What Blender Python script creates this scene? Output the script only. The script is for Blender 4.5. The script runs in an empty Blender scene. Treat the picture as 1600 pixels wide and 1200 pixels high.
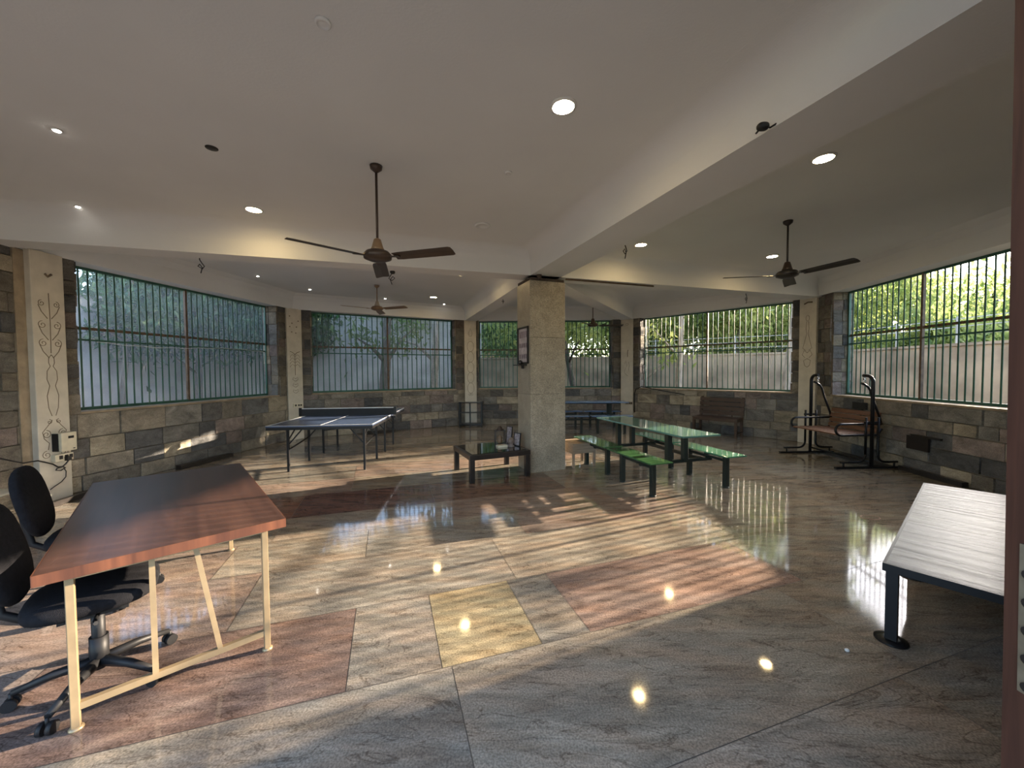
import bpy, bmesh, math, random
from mathutils import Vector, Matrix, Euler
PI = math.pi
R = math.radians
# ---------------------------------------------------------------- camera
scene = bpy.context.scene
COL = scene.collection
cam_data = bpy.data.cameras.new('camera')
cam = bpy.data.objects.new('camera', cam_data)
COL.objects.link(cam)
cam_data.sensor_fit = 'HORIZONTAL'
cam_data.sensor_width = 36.0
cam_data.lens = 13.5
cam_data.clip_start = 0.05
cam_data.clip_end = 500
PITCH, ROLL = R(-1.91), R(0.4)
fw = Vector((0, math.cos(PITCH), math.sin(PITCH)))
up0 = Vector((0, -math.sin(PITCH), math.cos(PITCH)))
r0 = Vector((1, 0, 0))
rv = r0 * math.cos(ROLL) - up0 * math.sin(ROLL)
uv = up0 * math.cos(ROLL) + r0 * math.sin(ROLL)
M = Matrix((rv, uv, -fw)).transposed().to_4x4()
M.translation = Vector((0, 0, 1.56))
cam.matrix_world = M
scene.camera = cam
# ---------------------------------------------------------------- world, sun, exposure
SUN_DIR = Vector((0.917, 0.398, 0)).normalized()      # towards the sun, on the ground
SUN_EL = R(13.8)
world = bpy.data.worlds.new('world'); scene.world = world
world.use_nodes = True
wn = world.node_tree.nodes; wl = world.node_tree.links
wn.clear()
wo = wn.new('ShaderNodeOutputWorld'); wb = wn.new('ShaderNodeBackground')
sky = wn.new('ShaderNodeTexSky'); sky.sky_type = 'NISHITA'
sky.sun_disc = False
sky.sun_elevation = R(28); sky.sun_rotation = math.atan2(SUN_DIR.x, SUN_DIR.y)
sky.air_density = 1.0; sky.dust_density = 1.6; sky.ozone_density = 1.0
wb.inputs['Strength'].default_value = 0.50
wl.new(sky.outputs[0], wb.inputs[0]); wl.new(wb.outputs[0], wo.inputs[0])
sun_d = bpy.data.lights.new('sun', 'SUN'); sun_d.energy = 17.5; sun_d.angle = R(0.53)
sun_d.color = (1.0, 0.82, 0.62)
sun = bpy.data.objects.new('sun', sun_d); COL.objects.link(sun)
sdir = Vector((SUN_DIR.x * math.cos(SUN_EL), SUN_DIR.y * math.cos(SUN_EL), math.sin(SUN_EL)))
sun.rotation_euler = (-sdir).to_track_quat('-Z', 'Y').to_euler()
sun.location = (30, 14, 12)
scene.view_settings.view_transform = 'Standard'
scene.view_settings.look = 'None'
scene.view_settings.gamma = 1.0
scene.view_settings.use_curve_mapping = False
scene.view_settings.exposure = 1.0
LAMP = 75.0

# ---------------------------------------------------------------- materials
def new_mat(name):
    m = bpy.data.materials.new(name); m.use_nodes = True
    nt = m.node_tree
    b = nt.nodes['Principled BSDF']
    return m, nt, b
def mat(name, col, rough=0.5, metal=0.0, var=0.12, scale=8.0, bump=0.0, bscale=40.0, spec=None, coat=0.0, stretch=None):
    m, nt, b = new_mat(name)
    tc = nt.nodes.new('ShaderNodeTexCoord')
    mp = nt.nodes.new('ShaderNodeMapping'); nt.links.new(tc.outputs['Object'], mp.inputs[0])
    if stretch: mp.inputs['Scale'].default_value = stretch
    n = nt.nodes.new('ShaderNodeTexNoise'); n.inputs['Scale'].default_value = scale; n.inputs['Detail'].default_value = 6
    nt.links.new(mp.outputs[0], n.inputs['Vector'])
    r = nt.nodes.new('ShaderNodeValToRGB')
    r.color_ramp.elements[0].position = 0.3; r.color_ramp.elements[1].position = 0.7
    r.color_ramp.elements[0].color = tuple(c * (1 - var) for c in col) + (1,)
    r.color_ramp.elements[1].color = tuple(min(1, c * (1 + var)) for c in col) + (1,)
    nt.links.new(n.outputs['Fac'], r.inputs[0]); nt.links.new(r.outputs[0], b.inputs['Base Color'])
    b.inputs['Roughness'].default_value = rough; b.inputs['Metallic'].default_value = metal
    if spec is not None: b.inputs['Specular IOR Level'].default_value = spec
    if coat: b.inputs['Coat Weight'].default_value = coat; b.inputs['Coat Roughness'].default_value = 0.05
    if bump:
        n2 = nt.nodes.new('ShaderNodeTexNoise'); n2.inputs['Scale'].default_value = bscale; n2.inputs['Detail'].default_value = 5
        nt.links.new(mp.outputs[0], n2.inputs['Vector'])
        bp = nt.nodes.new('ShaderNodeBump'); bp.inputs['Strength'].default_value = bump; bp.inputs['Distance'].default_value = 0.02
        nt.links.new(n2.outputs['Fac'], bp.inputs['Height']); nt.links.new(bp.outputs[0], b.inputs['Normal'])
    return m
def emit_mat(name, col, strength):
    m, nt, b = new_mat(name)
    b.inputs['Base Color'].default_value = col + (1,)
    b.inputs['Emission Color'].default_value = col + (1,)
    b.inputs['Emission Strength'].default_value = strength
    return m
def attr_mat(name, rough, streak, nscale, stretch, bump, speck=0.0, rot=0.0, spec=0.5, rvar=0.0, bdist=0.02):
    """per-piece colour from the mesh attribute 'tint', broken up by streaks, speckle and bump"""
    m, nt, b = new_mat(name)
    L = nt.links
    at = nt.nodes.new('ShaderNodeAttribute'); at.attribute_name = 'tint'
    tc = nt.nodes.new('ShaderNodeTexCoord')
    mp = nt.nodes.new('ShaderNodeMapping'); L.new(tc.outputs['Object'], mp.inputs[0])
    mp.inputs['Scale'].default_value = stretch; mp.inputs['Rotation'].default_value = (0, 0, rot)
    n = nt.nodes.new('ShaderNodeTexNoise'); n.inputs['Scale'].default_value = nscale; n.inputs['Detail'].default_value = 9
    n.inputs['Roughness'].default_value = 0.68; n.inputs['Distortion'].default_value = 0.7
    L.new(mp.outputs[0], n.inputs['Vector'])
    # vary per piece using the tint alpha-like channel
    add = nt.nodes.new('ShaderNodeVectorMath'); add.operation = 'MULTIPLY_ADD'
    L.new(at.outputs['Color'], add.inputs[0]); add.inputs[1].default_value = (37, 53, 71); L.new(mp.outputs[0], add.inputs[2])
    L.new(add.outputs[0], n.inputs['Vector'])
    mr = nt.nodes.new('ShaderNodeMapRange'); mr.inputs['From Min'].default_value = 0.3; mr.inputs['From Max'].default_value = 0.7
    mr.inputs['To Min'].default_value = 1 - streak; mr.inputs['To Max'].default_value = 1 + streak
    L.new(n.outputs['Fac'], mr.inputs['Value'])
    mul = nt.nodes.new('ShaderNodeVectorMath'); mul.operation = 'SCALE'
    L.new(at.outputs['Color'], mul.inputs[0]); L.new(mr.outputs[0], mul.inputs['Scale'])
    out = mul.outputs[0]
    if 'polished' in name:
        # dark mineral veins and warm/cool clouds of the stone itself
        nv = nt.nodes.new('ShaderNodeTexNoise'); nv.inputs['Scale'].default_value = nscale * .8; nv.inputs['Detail'].default_value = 7; nv.inputs['Distortion'].default_value = 1.6
        L.new(add.outputs[0], nv.inputs['Vector'])
        rp = nt.nodes.new('ShaderNodeValToRGB'); e = rp.color_ramp.elements
        e[0].position = .40; e[0].color = (1, 1, 1, 1); e[1].position = .62; e[1].color = (1, 1, 1, 1)
        q = e.new(.485); q.color = (.52, .49, .47, 1); q = e.new(.47); q.color = (.95, .95, .95, 1); q = e.new(.50); q.color = (1, 1, 1, 1)
        L.new(nv.outputs['Fac'], rp.inputs[0])
        nc = nt.nodes.new('ShaderNodeTexNoise'); nc.inputs['Scale'].default_value = 2.1; nc.inputs['Detail'].default_value = 6; L.new(add.outputs[0], nc.inputs['Vector'])
        rc = nt.nodes.new('ShaderNodeValToRGB'); e = rc.color_ramp.elements
        e[0].position = .36; e[0].color = (1.06, .97, .89, 1); e[1].position = .60; e[1].color = (.97, 1.0, 1.0, 1)
        L.new(nc.outputs['Fac'], rc.inputs[0])
        m5 = nt.nodes.new('ShaderNodeVectorMath'); m5.operation = 'MULTIPLY'; L.new(rp.outputs[0], m5.inputs[0]); L.new(rc.outputs[0], m5.inputs[1])
        m6 = nt.nodes.new('ShaderNodeVectorMath'); m6.operation = 'MULTIPLY'; L.new(out, m6.inputs[0]); L.new(m5.outputs[0], m6.inputs[1])
        out = m6.outputs[0]
    if speck:
        n3 = nt.nodes.new('ShaderNodeTexNoise'); n3.inputs['Scale'].default_value = 110; n3.inputs['Detail'].default_value = 4
        L.new(tc.outputs['Object'], n3.inputs['Vector'])
        m3 = nt.nodes.new('ShaderNodeMapRange'); m3.inputs['From Min'].default_value = 0.35; m3.inputs['From Max'].default_value = 0.65
        m3.inputs['To Min'].default_value = 1 - speck; m3.inputs['To Max'].default_value = 1 + speck
        L.new(n3.outputs['Fac'], m3.inputs['Value'])
        ml = nt.nodes.new('ShaderNodeVectorMath'); ml.operation = 'SCALE'
        L.new(out, ml.inputs[0]); L.new(m3.outputs[0], ml.inputs['Scale']); out = ml.outputs[0]
    L.new(out, b.inputs['Base Color'])
    b.inputs['Roughness'].default_value = rough; b.inputs['Specular IOR Level'].default_value = spec
    if rvar:
        n4 = nt.nodes.new('ShaderNodeTexNoise'); n4.inputs['Scale'].default_value = 1.7; n4.inputs['Detail'].default_value = 5
        L.new(tc.outputs['Object'], n4.inputs['Vector'])
        m4 = nt.nodes.new('ShaderNodeMapRange'); m4.inputs['From Min'].default_value = 0.3; m4.inputs['From Max'].default_value = 0.7
        m4.inputs['To Min'].default_value = rough; m4.inputs['To Max'].default_value = rough + rvar
        L.new(n4.outputs['Fac'], m4.inputs['Value']); L.new(m4.outputs[0], b.inputs['Roughness'])
    if bump:
        n2 = nt.nodes.new('ShaderNodeTexNoise'); n2.inputs['Scale'].default_value = 14; n2.inputs['Detail'].default_value = 8
        L.new(add.outputs[0], n2.inputs['Vector'])
        bp = nt.nodes.new('ShaderNodeBump'); bp.inputs['Strength'].default_value = bump; bp.inputs['Distance'].default_value = bdist
        L.new(n2.outputs['Fac'], bp.inputs['Height']); L.new(bp.outputs[0], b.inputs['Normal'])
    return m
def leaf_mat(name, c1, c2, transl=0.45):
    m, nt, b = new_mat(name)
    L = nt.links
    tc = nt.nodes.new('ShaderNodeTexCoord')
    n = nt.nodes.new('ShaderNodeTexNoise'); n.inputs['Scale'].default_value = 2.3; n.inputs['Detail'].default_value = 5
    L.new(tc.outputs['Object'], n.inputs['Vector'])
    r = nt.nodes.new('ShaderNodeValToRGB')
    r.color_ramp.elements[0].position = 0.35; r.color_ramp.elements[1].position = 0.65
    r.color_ramp.elements[0].color = c1 + (1,); r.color_ramp.elements[1].color = c2 + (1,)
    L.new(n.outputs['Fac'], r.inputs[0]); L.new(r.outputs[0], b.inputs['Base Color'])
    b.inputs['Roughness'].default_value = 0.5
    t = nt.nodes.new('ShaderNodeBsdfTranslucent'); L.new(r.outputs[0], t.inputs[0])
    mx = nt.nodes.new('ShaderNodeMixShader'); mx.inputs[0].default_value = transl
    L.new(b.outputs[0], mx.inputs[1]); L.new(t.outputs[0], mx.inputs[2])
    L.new(mx.outputs[0], nt.nodes['Material Output'].inputs['Surface'])
    return m
def wood_mat(name, c1, c2, rough, ax=0, coat=0.0, sc=3.0):
    m, nt, b = new_mat(name)
    L = nt.links
    tc = nt.nodes.new('ShaderNodeTexCoord'); mp = nt.nodes.new('ShaderNodeMapping')
    s = [14.0, 14.0, 14.0]; s[ax] = 0.9
    mp.inputs['Scale'].default_value = s
    L.new(tc.outputs['Object'], mp.inputs[0])
    n = nt.nodes.new('ShaderNodeTexNoise'); n.inputs['Scale'].default_value = sc; n.inputs['Detail'].default_value = 7; n.inputs['Distortion'].default_value = 0.6
    L.new(mp.outputs[0], n.inputs['Vector'])
    r = nt.nodes.new('ShaderNodeValToRGB')
    r.color_ramp.elements[0].position = 0.32; r.color_ramp.elements[1].position = 0.68
    r.color_ramp.elements[0].color = c1 + (1,); r.color_ramp.elements[1].color = c2 + (1,)
    L.new(n.outputs['Fac'], r.inputs[0]); L.new(r.outputs[0], b.inputs['Base Color'])
    b.inputs['Roughness'].default_value = rough
    if coat: b.inputs['Coat Weight'].default_value = coat; b.inputs['Coat Roughness'].default_value = 0.08
    bp = nt.nodes.new('ShaderNodeBump'); bp.inputs['Strength'].default_value = 0.08; bp.inputs['Distance'].default_value = 0.01
    L.new(n.outputs['Fac'], bp.inputs['Height']); L.new(bp.outputs[0], b.inputs['Normal'])
    return m

m_floor = attr_mat('polished_granite', 0.035, 0.42, 2.4, (1.0, 4.0, 1.0), 0.02, speck=0.30, rot=R(-14), spec=0.55, rvar=0.06, bdist=0.002)
m_joint = mat('floor_joint', (0.10, 0.085, 0.07), 0.6)
m_stone = attr_mat('rough_stone', 0.85, 0.45, 3.0, (1, 1, 1.6), 0.9, speck=0.2, spec=0.2, bdist=0.03)
m_mortar = mat('mortar', (0.17, 0.145, 0.115), 0.95, var=0.35, scale=5, bump=0.5, spec=0.2)
m_plaster = mat('ceiling_plaster', (0.70, 0.705, 0.70), 0.9, var=0.03, scale=1.2, bump=0.06, bscale=60, spec=0.2)
m_cream = mat('cream_pilaster', (0.57, 0.52, 0.43), 0.75, var=0.10, scale=6, bump=0.15, bscale=25, spec=0.3)
m_carve = mat('carved_groove', (0.17, 0.13, 0.09), 0.9)
m_pillar = attr_mat('pillar_granite', 0.42, 0.22, 5.0, (1, 1, 1), 0.03, speck=0.35, spec=0.5)
m_green = mat('green_painted_steel', (0.030, 0.105, 0.072), 0.4, var=0.25, scale=6)
m_rust = mat('brown_rusted_steel', (0.11, 0.07, 0.04), 0.6, var=0.4, scale=14)
m_black = mat('black_steel', (0.010, 0.010, 0.011), 0.35, var=0.2, spec=0.25)
m_blackw = mat('black_wood', (0.022, 0.018, 0.016), 0.35, var=0.3, scale=10)
m_fabric = mat('black_fabric', (0.010, 0.010, 0.012), 0.9, var=0.25, scale=40, bump=0.3, bscale=300, spec=0.12)
m_plastic = mat('black_plastic', (0.010, 0.010, 0.011), 0.5, spec=0.3)
m_gold = mat('beige_gold_steel', (0.33, 0.245, 0.14), 0.35, metal=0.35, var=0.12, scale=12)
m_desk = wood_mat('reddish_laminate', (0.050, 0.024, 0.018), (0.090, 0.044, 0.031), 0.28, ax=1, sc=1.0)
m_deskedge = wood_mat('orange_laminate_edge', (0.075, 0.028, 0.015), (0.15, 0.056, 0.027), 0.35, ax=2, sc=1.4)
m_brownfan = mat('brown_fan_metal', (0.055, 0.036, 0.026), 0.4, metal=0.3, var=0.2)
m_fantan = mat('tan_fan_cover', (0.22, 0.14, 0.08), 0.45, var=0.2)
m_ivory = mat('ivory_plastic', (0.62, 0.56, 0.42), 0.4)
m_white = mat('white_paint', (0.7, 0.69, 0.66), 0.5)
m_ttop = mat('blue_table_top', (0.055, 0.080, 0.145), 0.26, var=0.08)
m_line = mat('white_line', (0.62, 0.63, 0.65), 0.5)
m_net = mat('dark_net', (0.02, 0.022, 0.026), 0.8)
m_teal = mat('teal_green_top', (0.10, 0.21, 0.18), 0.10, var=0.15, scale=3, coat=0.5)
m_gbench = mat('green_seat', (0.05, 0.13, 0.05), 0.10, var=0.15, scale=3, coat=0.5)
m_gbench2 = mat('pale_green_seat', (0.07, 0.22, 0.13), 0.10, var=0.15, scale=3, coat=0.5)
m_blue = mat('blue_top', (0.09, 0.16, 0.29), 0.22, var=0.12, scale=3)
m_frame = mat('dark_green_steel', (0.012, 0.020, 0.017), 0.4, var=0.2)
m_bwood = wood_mat('dark_bench_wood', (0.035, 0.018, 0.010), (0.075, 0.040, 0.022), 0.45, ax=0)
m_swood = wood_mat('swing_slat_wood', (0.10, 0.045, 0.022), (0.18, 0.085, 0.042), 0.5, ax=1)
m_twood = wood_mat('pale_tan_wood', (0.23, 0.17, 0.12), (0.36, 0.27, 0.19), 0.5, ax=0)
m_greytop = wood_mat('grey_streaked_top', (0.05, 0.052, 0.055), (0.26, 0.26, 0.265), 0.30, ax=1, sc=1.1)
m_greytop.node_tree.nodes['Principled BSDF'].inputs['Specular IOR Level'].default_value = 0.24
for nd in m_greytop.node_tree.nodes:
    if nd.bl_idname == 'ShaderNodeBump': nd.inputs['Strength'].default_value = 0.55; nd.inputs['Distance'].default_value = 0.012
def net_mat(name, col, cover):
    m, nt, b = new_mat(name)
    L = nt.links
    b.inputs['Base Color'].default_value = col + (1,); b.inputs['Roughness'].default_value = 0.8
    t = nt.nodes.new('ShaderNodeBsdfTranslucent'); t.inputs[0].default_value = col + (1,)
    m1 = nt.nodes.new('ShaderNodeMixShader'); m1.inputs[0].default_value = 0.5
    L.new(b.outputs[0], m1.inputs[1]); L.new(t.outputs[0], m1.inputs[2])
    tr = nt.nodes.new('ShaderNodeBsdfTransparent')
    m2 = nt.nodes.new('ShaderNodeMixShader'); m2.inputs[0].default_value = cover
    L.new(tr.outputs[0], m2.inputs[1]); L.new(m1.outputs[0], m2.inputs[2])
    L.new(m2.outputs[0], nt.nodes['Material Output'].inputs['Surface'])
    return m
m_screen = net_mat('haze_net', (.75, .78, .78), 0.11)  # pale see-through sheet added to veil the left windows in haze
m_door = wood_mat('dark_red_door_wood', (0.045, 0.017, 0.011), (0.080, 0.032, 0.020), 0.5, ax=2)
m_plate = mat('aged_cream_metal', (0.17, 0.14, 0.095), 0.6, var=0.25, scale=20)
m_chrome = mat('chrome', (0.6, 0.6, 0.6), 0.15, metal=1.0, var=0.05)
m_glossblack = mat('black_gloss_top', (0.012, 0.011, 0.011), 0.05, var=0.2, coat=1.0)
m_bulb = emit_mat('warm_lamp', (1.0, 0.72, 0.34), LAMP)
m_spotb = emit_mat('cool_spot', (1.0, 0.93, 0.82), 22.0)
m_wallout = mat('grey_outer_plaster', (0.46, 0.47, 0.47), 0.9, var=0.25, scale=1.4, bump=0.2)
m_wallwarm = mat('brown_outer_plaster', (0.37, 0.30, 0.22), 0.9, var=0.45, scale=1.1, bump=0.2)  # strong mottle paints sun dapples into the brown plaster
m_brick = mat('orange_outer_wall', (0.45, 0.25, 0.14), 0.9, var=0.3, scale=1.4)
m_ground = mat('dry_ground', (0.20, 0.16, 0.11), 0.95, var=0.35, scale=1.5, bump=0.3)
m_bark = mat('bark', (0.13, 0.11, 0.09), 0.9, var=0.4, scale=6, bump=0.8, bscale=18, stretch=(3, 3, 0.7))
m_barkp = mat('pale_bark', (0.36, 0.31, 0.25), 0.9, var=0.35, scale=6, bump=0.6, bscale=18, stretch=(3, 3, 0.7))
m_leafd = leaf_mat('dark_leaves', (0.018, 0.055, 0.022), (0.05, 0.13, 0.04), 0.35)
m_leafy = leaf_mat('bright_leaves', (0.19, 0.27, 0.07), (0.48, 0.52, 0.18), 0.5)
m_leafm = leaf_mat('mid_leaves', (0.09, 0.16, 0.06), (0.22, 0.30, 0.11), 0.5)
m_tan = mat('tan_stone_trim', (0.30, 0.235, 0.16), 0.85, var=0.25, scale=8, bump=0.4)
m_cable = mat('black_cable', (0.012, 0.011, 0.011), 0.5)

# ---------------------------------------------------------------- mesh helpers
class MB:
    def __init__(s): s.bm = bmesh.new(); s.tint = {}
    def box(s, c, size, rot=None, taper=None):
        v = []
        for dx in (-.5, .5):
            for dy in (-.5, .5):
                for dz in (-.5, .5):
                    t = 1.0
                    if taper and dz > 0: t = taper
                    p = Vector((dx * size[0] * t, dy * size[1] * t, dz * size[2]))
                    if rot is not None: p = rot @ p
                    v.append(s.bm.verts.new(p + Vector(c)))
        fs = []
        for f in ((0, 1, 3, 2), (4, 6, 7, 5), (0, 4, 5, 1), (2, 3, 7, 6), (0, 2, 6, 4), (1, 5, 7, 3)):
            fs.append(s.bm.faces.new([v[i] for i in f]))
        return fs
    def bar(s, a, b, w, h=None, up=(0, 0, 1)):
        a, b = Vector(a), Vector(b); h = h or w
        d = (b - a); L = d.length; d.normalize()
        upv = Vector(up)
        if abs(d.dot(upv)) > .98: upv = Vector((0, 1, 0))
        x = d.cross(upv).normalized(); y = x.cross(d).normalized()
        rot = Matrix((x, d, y)).transposed()
        return s.box((a + b) / 2, (w, L, h), rot)
    def tube(s, pts, r, n=10, cap=True, closed=False):
        pts = [Vector(p) for p in pts]
        rr = r if isinstance(r, (list, tuple)) else [r] * len(pts)
        rings = []
        prev = None
        N = len(pts)
        for i, p in enumerate(pts):
            if closed: t = pts[(i + 1) % N] - pts[i - 1]
            elif i == 0: t = pts[1] - pts[0]
            elif i == N - 1: t = pts[-1] - pts[-2]
            else: t = (pts[i + 1] - pts[i]).normalized() + (pts[i] - pts[i - 1]).normalized()
            if t.length < 1e-9: t = Vector((0, 0, 1))
            t.normalize()
            if prev is None:
                a = Vector((0, 0, 1)) if abs(t.z) < .9 else Vector((1, 0, 0))
                x = t.cross(a).normalized()
            else:
                x = (prev - t * prev.dot(t)).normalized()
            prev = x
            y = t.cross(x)
            rings.append([s.bm.verts.new(p + (x * math.cos(2 * PI * k / n) + y * math.sin(2 * PI * k / n)) * rr[i]) for k in range(n)])
        fs = []
        for i in range(N - 1 + (1 if closed else 0)):
            A, B = rings[i], rings[(i + 1) % N]
            for k in range(n):
                f = s.bm.faces.new((A[k], A[(k + 1) % n], B[(k + 1) % n], B[k])); f.smooth = True; fs.append(f)
        if cap and not closed:
            s.bm.faces.new(rings[0][::-1]); s.bm.faces.new(rings[-1])
        return fs
    def lathe(s, prof, c=(0, 0, 0), n=24, axis='z'):
        rings = []
        c = Vector(c)
        for (r, z) in prof:
            ring = []
            for k in range(n):
                a = 2 * PI * k / n
                p = Vector((r * math.cos(a), r * math.sin(a), z))
                ring.append(s.bm.verts.new(c + p))
            rings.append(ring)
        for i in range(len(rings) - 1):
            for k in range(n):
                f = s.bm.faces.new((rings[i][k], rings[i][(k + 1) % n], rings[i + 1][(k + 1) % n], rings[i + 1][k])); f.smooth = True
        s.bm.faces.new(rings[0][::-1]); s.bm.faces.new(rings[-1])
    def prism(s, poly, z0, z1):
        a = [s.bm.verts.new((p[0], p[1], z0)) for p in poly]
        b = [s.bm.verts.new((p[0], p[1], z1)) for p in poly]
        n = len(poly)
        s.bm.faces.new(a[::-1]); s.bm.faces.new(b)
        for i in range(n): s.bm.faces.new((a[i], a[(i + 1) % n], b[(i + 1) % n], b[i]))
    def extr(s, prof, a, b, side):
        """profile points (along side, z) swept from a to b"""
        a, b, side = Vector(a), Vector(b), Vector(side)
        A = [s.bm.verts.new(a + side * p[0] + Vector((0, 0, p[1]))) for p in prof]
        B = [s.bm.verts.new(b + side * p[0] + Vector((0, 0, p[1]))) for p in prof]
        n = len(prof)
        s.bm.faces.new(A[::-1]); s.bm.faces.new(B)
        for i in range(n): s.bm.faces.new((A[i], A[(i + 1) % n], B[(i + 1) % n], B[i]))
    def blob(s, c, size, rot=None, seg=16, rings=10, p=2.6):
        """superellipsoid cushion"""
        def sp(v, e): return math.copysign(abs(v) ** e, v)
        e = 2 / p
        rows = []
        for i in range(1, rings):
            ph = -PI / 2 + PI * i / rings
            row = []
            for k in range(seg):
                th = 2 * PI * k / seg
                v = Vector((size[0] / 2 * sp(math.cos(ph), e) * sp(math.cos(th), e),
                            size[1] / 2 * sp(math.cos(ph), e) * sp(math.sin(th), e),
                            size[2] / 2 * sp(math.sin(ph), e)))
                if rot is not None: v = rot @ v
                row.append(s.bm.verts.new(v + Vector(c)))
            rows.append(row)
        def pole(z):
            v = Vector((0, 0, z))
            if rot is not None: v = rot @ v
            return s.bm.verts.new(v + Vector(c))
        b, t = pole(-size[2] / 2), pole(size[2] / 2)
        for k in range(seg):
            f = s.bm.faces.new((rows[0][(k + 1) % seg], rows[0][k], b)); f.smooth = True
            f = s.bm.faces.new((rows[-1][k], rows[-1][(k + 1) % seg], t)); f.smooth = True
            for i in range(len(rows) - 1):
                f = s.bm.faces.new((rows[i][k], rows[i][(k + 1) % seg], rows[i + 1][(k + 1) % seg], rows[i + 1][k])); f.smooth = True
    def build(s, name, m, parent=None, bevel=0.0, fix=True):
        if fix: bmesh.ops.recalc_face_normals(s.bm, faces=s.bm.faces)
        me = bpy.data.meshes.new(name); s.bm.to_mesh(me); s.bm.free()
        o = bpy.data.objects.new(name, me); COL.objects.link(o)
        me.materials.append(m)
        if parent is not None: o.parent = parent
        if bevel:
            md = o.modifiers.new('bevel', 'BEVEL'); md.width = bevel; md.segments = 2; md.limit_method = 'ANGLE'
        return o
def arc(c, r, a0, a1, n, f):
    """points on an arc; f maps (p,q) of the arc plane to 3-D"""
    return [f(c[0] + r * math.cos(a0 + (a1 - a0) * i / n), c[1] + r * math.sin(a0 + (a1 - a0) * i / n)) for i in range(n + 1)]
def empty(name, loc=(0, 0, 0), rz=0.0):
    o = bpy.data.objects.new(name, None); COL.objects.link(o)
    o.location = loc; o.rotation_euler = (0, 0, rz); o.empty_display_size = 0.1
    return o
def tag(o, label, cat, group=None, kind=None):
    o['label'] = label; o['category'] = cat
    if group: o['group'] = group
    if kind: o['kind'] = kind
    return o
def thing(name, label, cat, loc=(0, 0, 0), rz=0.0, group=None):
    return tag(empty(name, loc, rz), label, cat, group)
def struct(o, label=None):
    o['kind'] = 'structure'
    if label: o['label'] = label
    return o
def dup(root, loc=None, rz=None, label=None, group=None):
    def cp(o, par):
        c = o.copy(); COL.objects.link(c)
        if par is not None: c.parent = par
        for ch in list(o.children):
            cp(ch, c)
        return c
    r = cp(root, None)
    if loc is not None: r.location = loc
    if rz is not None: r.rotation_euler = (0, 0, rz)
    if label: r['label'] = label
    if group: r['group'] = group
    return r

# ---------------------------------------------------------------- room plan (inner line through the pilaster fronts)
P = [Vector(p) for p in ((-5.0, 0.8), (-5.68, 4.72), (-5.06, 8.95), (-1.20, 11.15), (3.33, 11.12), (6.20, 8.05), (5.72, 3.6), (4.9, 0.8))]
HUB = Vector((0.46, 6.12))
Z_SOF, Z_CEIL, Z_SILL, Z_HEAD = 3.02, 3.40, 1.05, 3.05
SEGN = ['left', 'left_rear', 'rear_left', 'rear', 'rear_right', 'right', 'right_front', 'front']
def seg(i):
    a = P[i]; b = P[(i + 1) % len(P)]
    d = (b - a); L = d.length; d = d.normalized()
    n = Vector((-d.y, d.x))           # outward? fix below
    if n.dot((a + b) / 2 - HUB) < 0: n = -n
    return a, b, d, n, L
def colhit(px, a, d, off, n):
    """distance along the wall line where the sight line of a picture column meets it"""
    k = (px - 800) / 600.0
    o = a + n * off
    # o.x + d.x t = k (o.y + d.y t)
    return (k * o.y - o.x) / (d.x - k * d.y)
WALL_OFF, WIN_OFF, OUT_OFF = 0.12, 0.40, 0.50
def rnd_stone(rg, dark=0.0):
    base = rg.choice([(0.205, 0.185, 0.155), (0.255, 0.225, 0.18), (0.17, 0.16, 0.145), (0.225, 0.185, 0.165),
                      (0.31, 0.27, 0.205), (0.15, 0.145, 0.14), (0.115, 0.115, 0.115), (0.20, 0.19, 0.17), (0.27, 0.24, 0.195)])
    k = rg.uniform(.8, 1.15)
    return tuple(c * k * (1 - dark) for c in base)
def stones(mb, lay, o, d, n, L, z0, z1, rg, dark=0.0, hmin=.17, hmax=.27, lmin=.22, lmax=.72):
    """coursed rubble laid against a face: o = 2-D start, d = direction, n = towards the viewer"""
    z = z0
    while z < z1 - 0.02:
        h = rg.uniform(hmin, hmax)
        if z1 - (z + h) < .12: h = z1 - z
        x = 0
        while x < L - 0.01:
            w = rg.uniform(lmin, lmax)
            if L - (x + w) < .14: w = L - x
            g = 0.007
            dep = rg.uniform(.012, .035)
            c = (o + d * (x + w / 2) + n * (dep / 2 - 0.01))
            rot = Matrix((Vector((d.x, d.y, 0)), Vector((n.x, n.y, 0)), Vector((0, 0, 1)))).transposed()
            j = lambda: rg.uniform(-.004, .004)
            fs = mb.box((c.x, c.y, z + h / 2), (w - 2 * g + j(), dep + .02, h - 2 * g + j()), rot)
            col = rnd_stone(rg, dark)
            for f in fs:
                for l in f.loops: l[lay] = col + (1,)
            x += w
        z += h
# openings: (inner-edge picture column at wall face, other) -> distances along each wall
openings = {}
cols = {1: (122, 436), 2: (487, 713), 3: (747, 958), 4: (999, 1238), 5: (1299, None)}
for i, (c0, c1) in cols.items():
    a, b, d, n, L = seg(i)
    t0 = colhit(c0, a, d, WALL_OFF, n)
    t1 = colhit(c1, a, d, WALL_OFF, n) if c1 else None
    if i == 5: t1 = 3.56
    if t0 > t1: t0, t1 = t1, t0
    openings[i] = (t0, t1)
    print('opening', i, round(t0, 2), round(t1, 2), 'of', round(L, 2))

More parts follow.
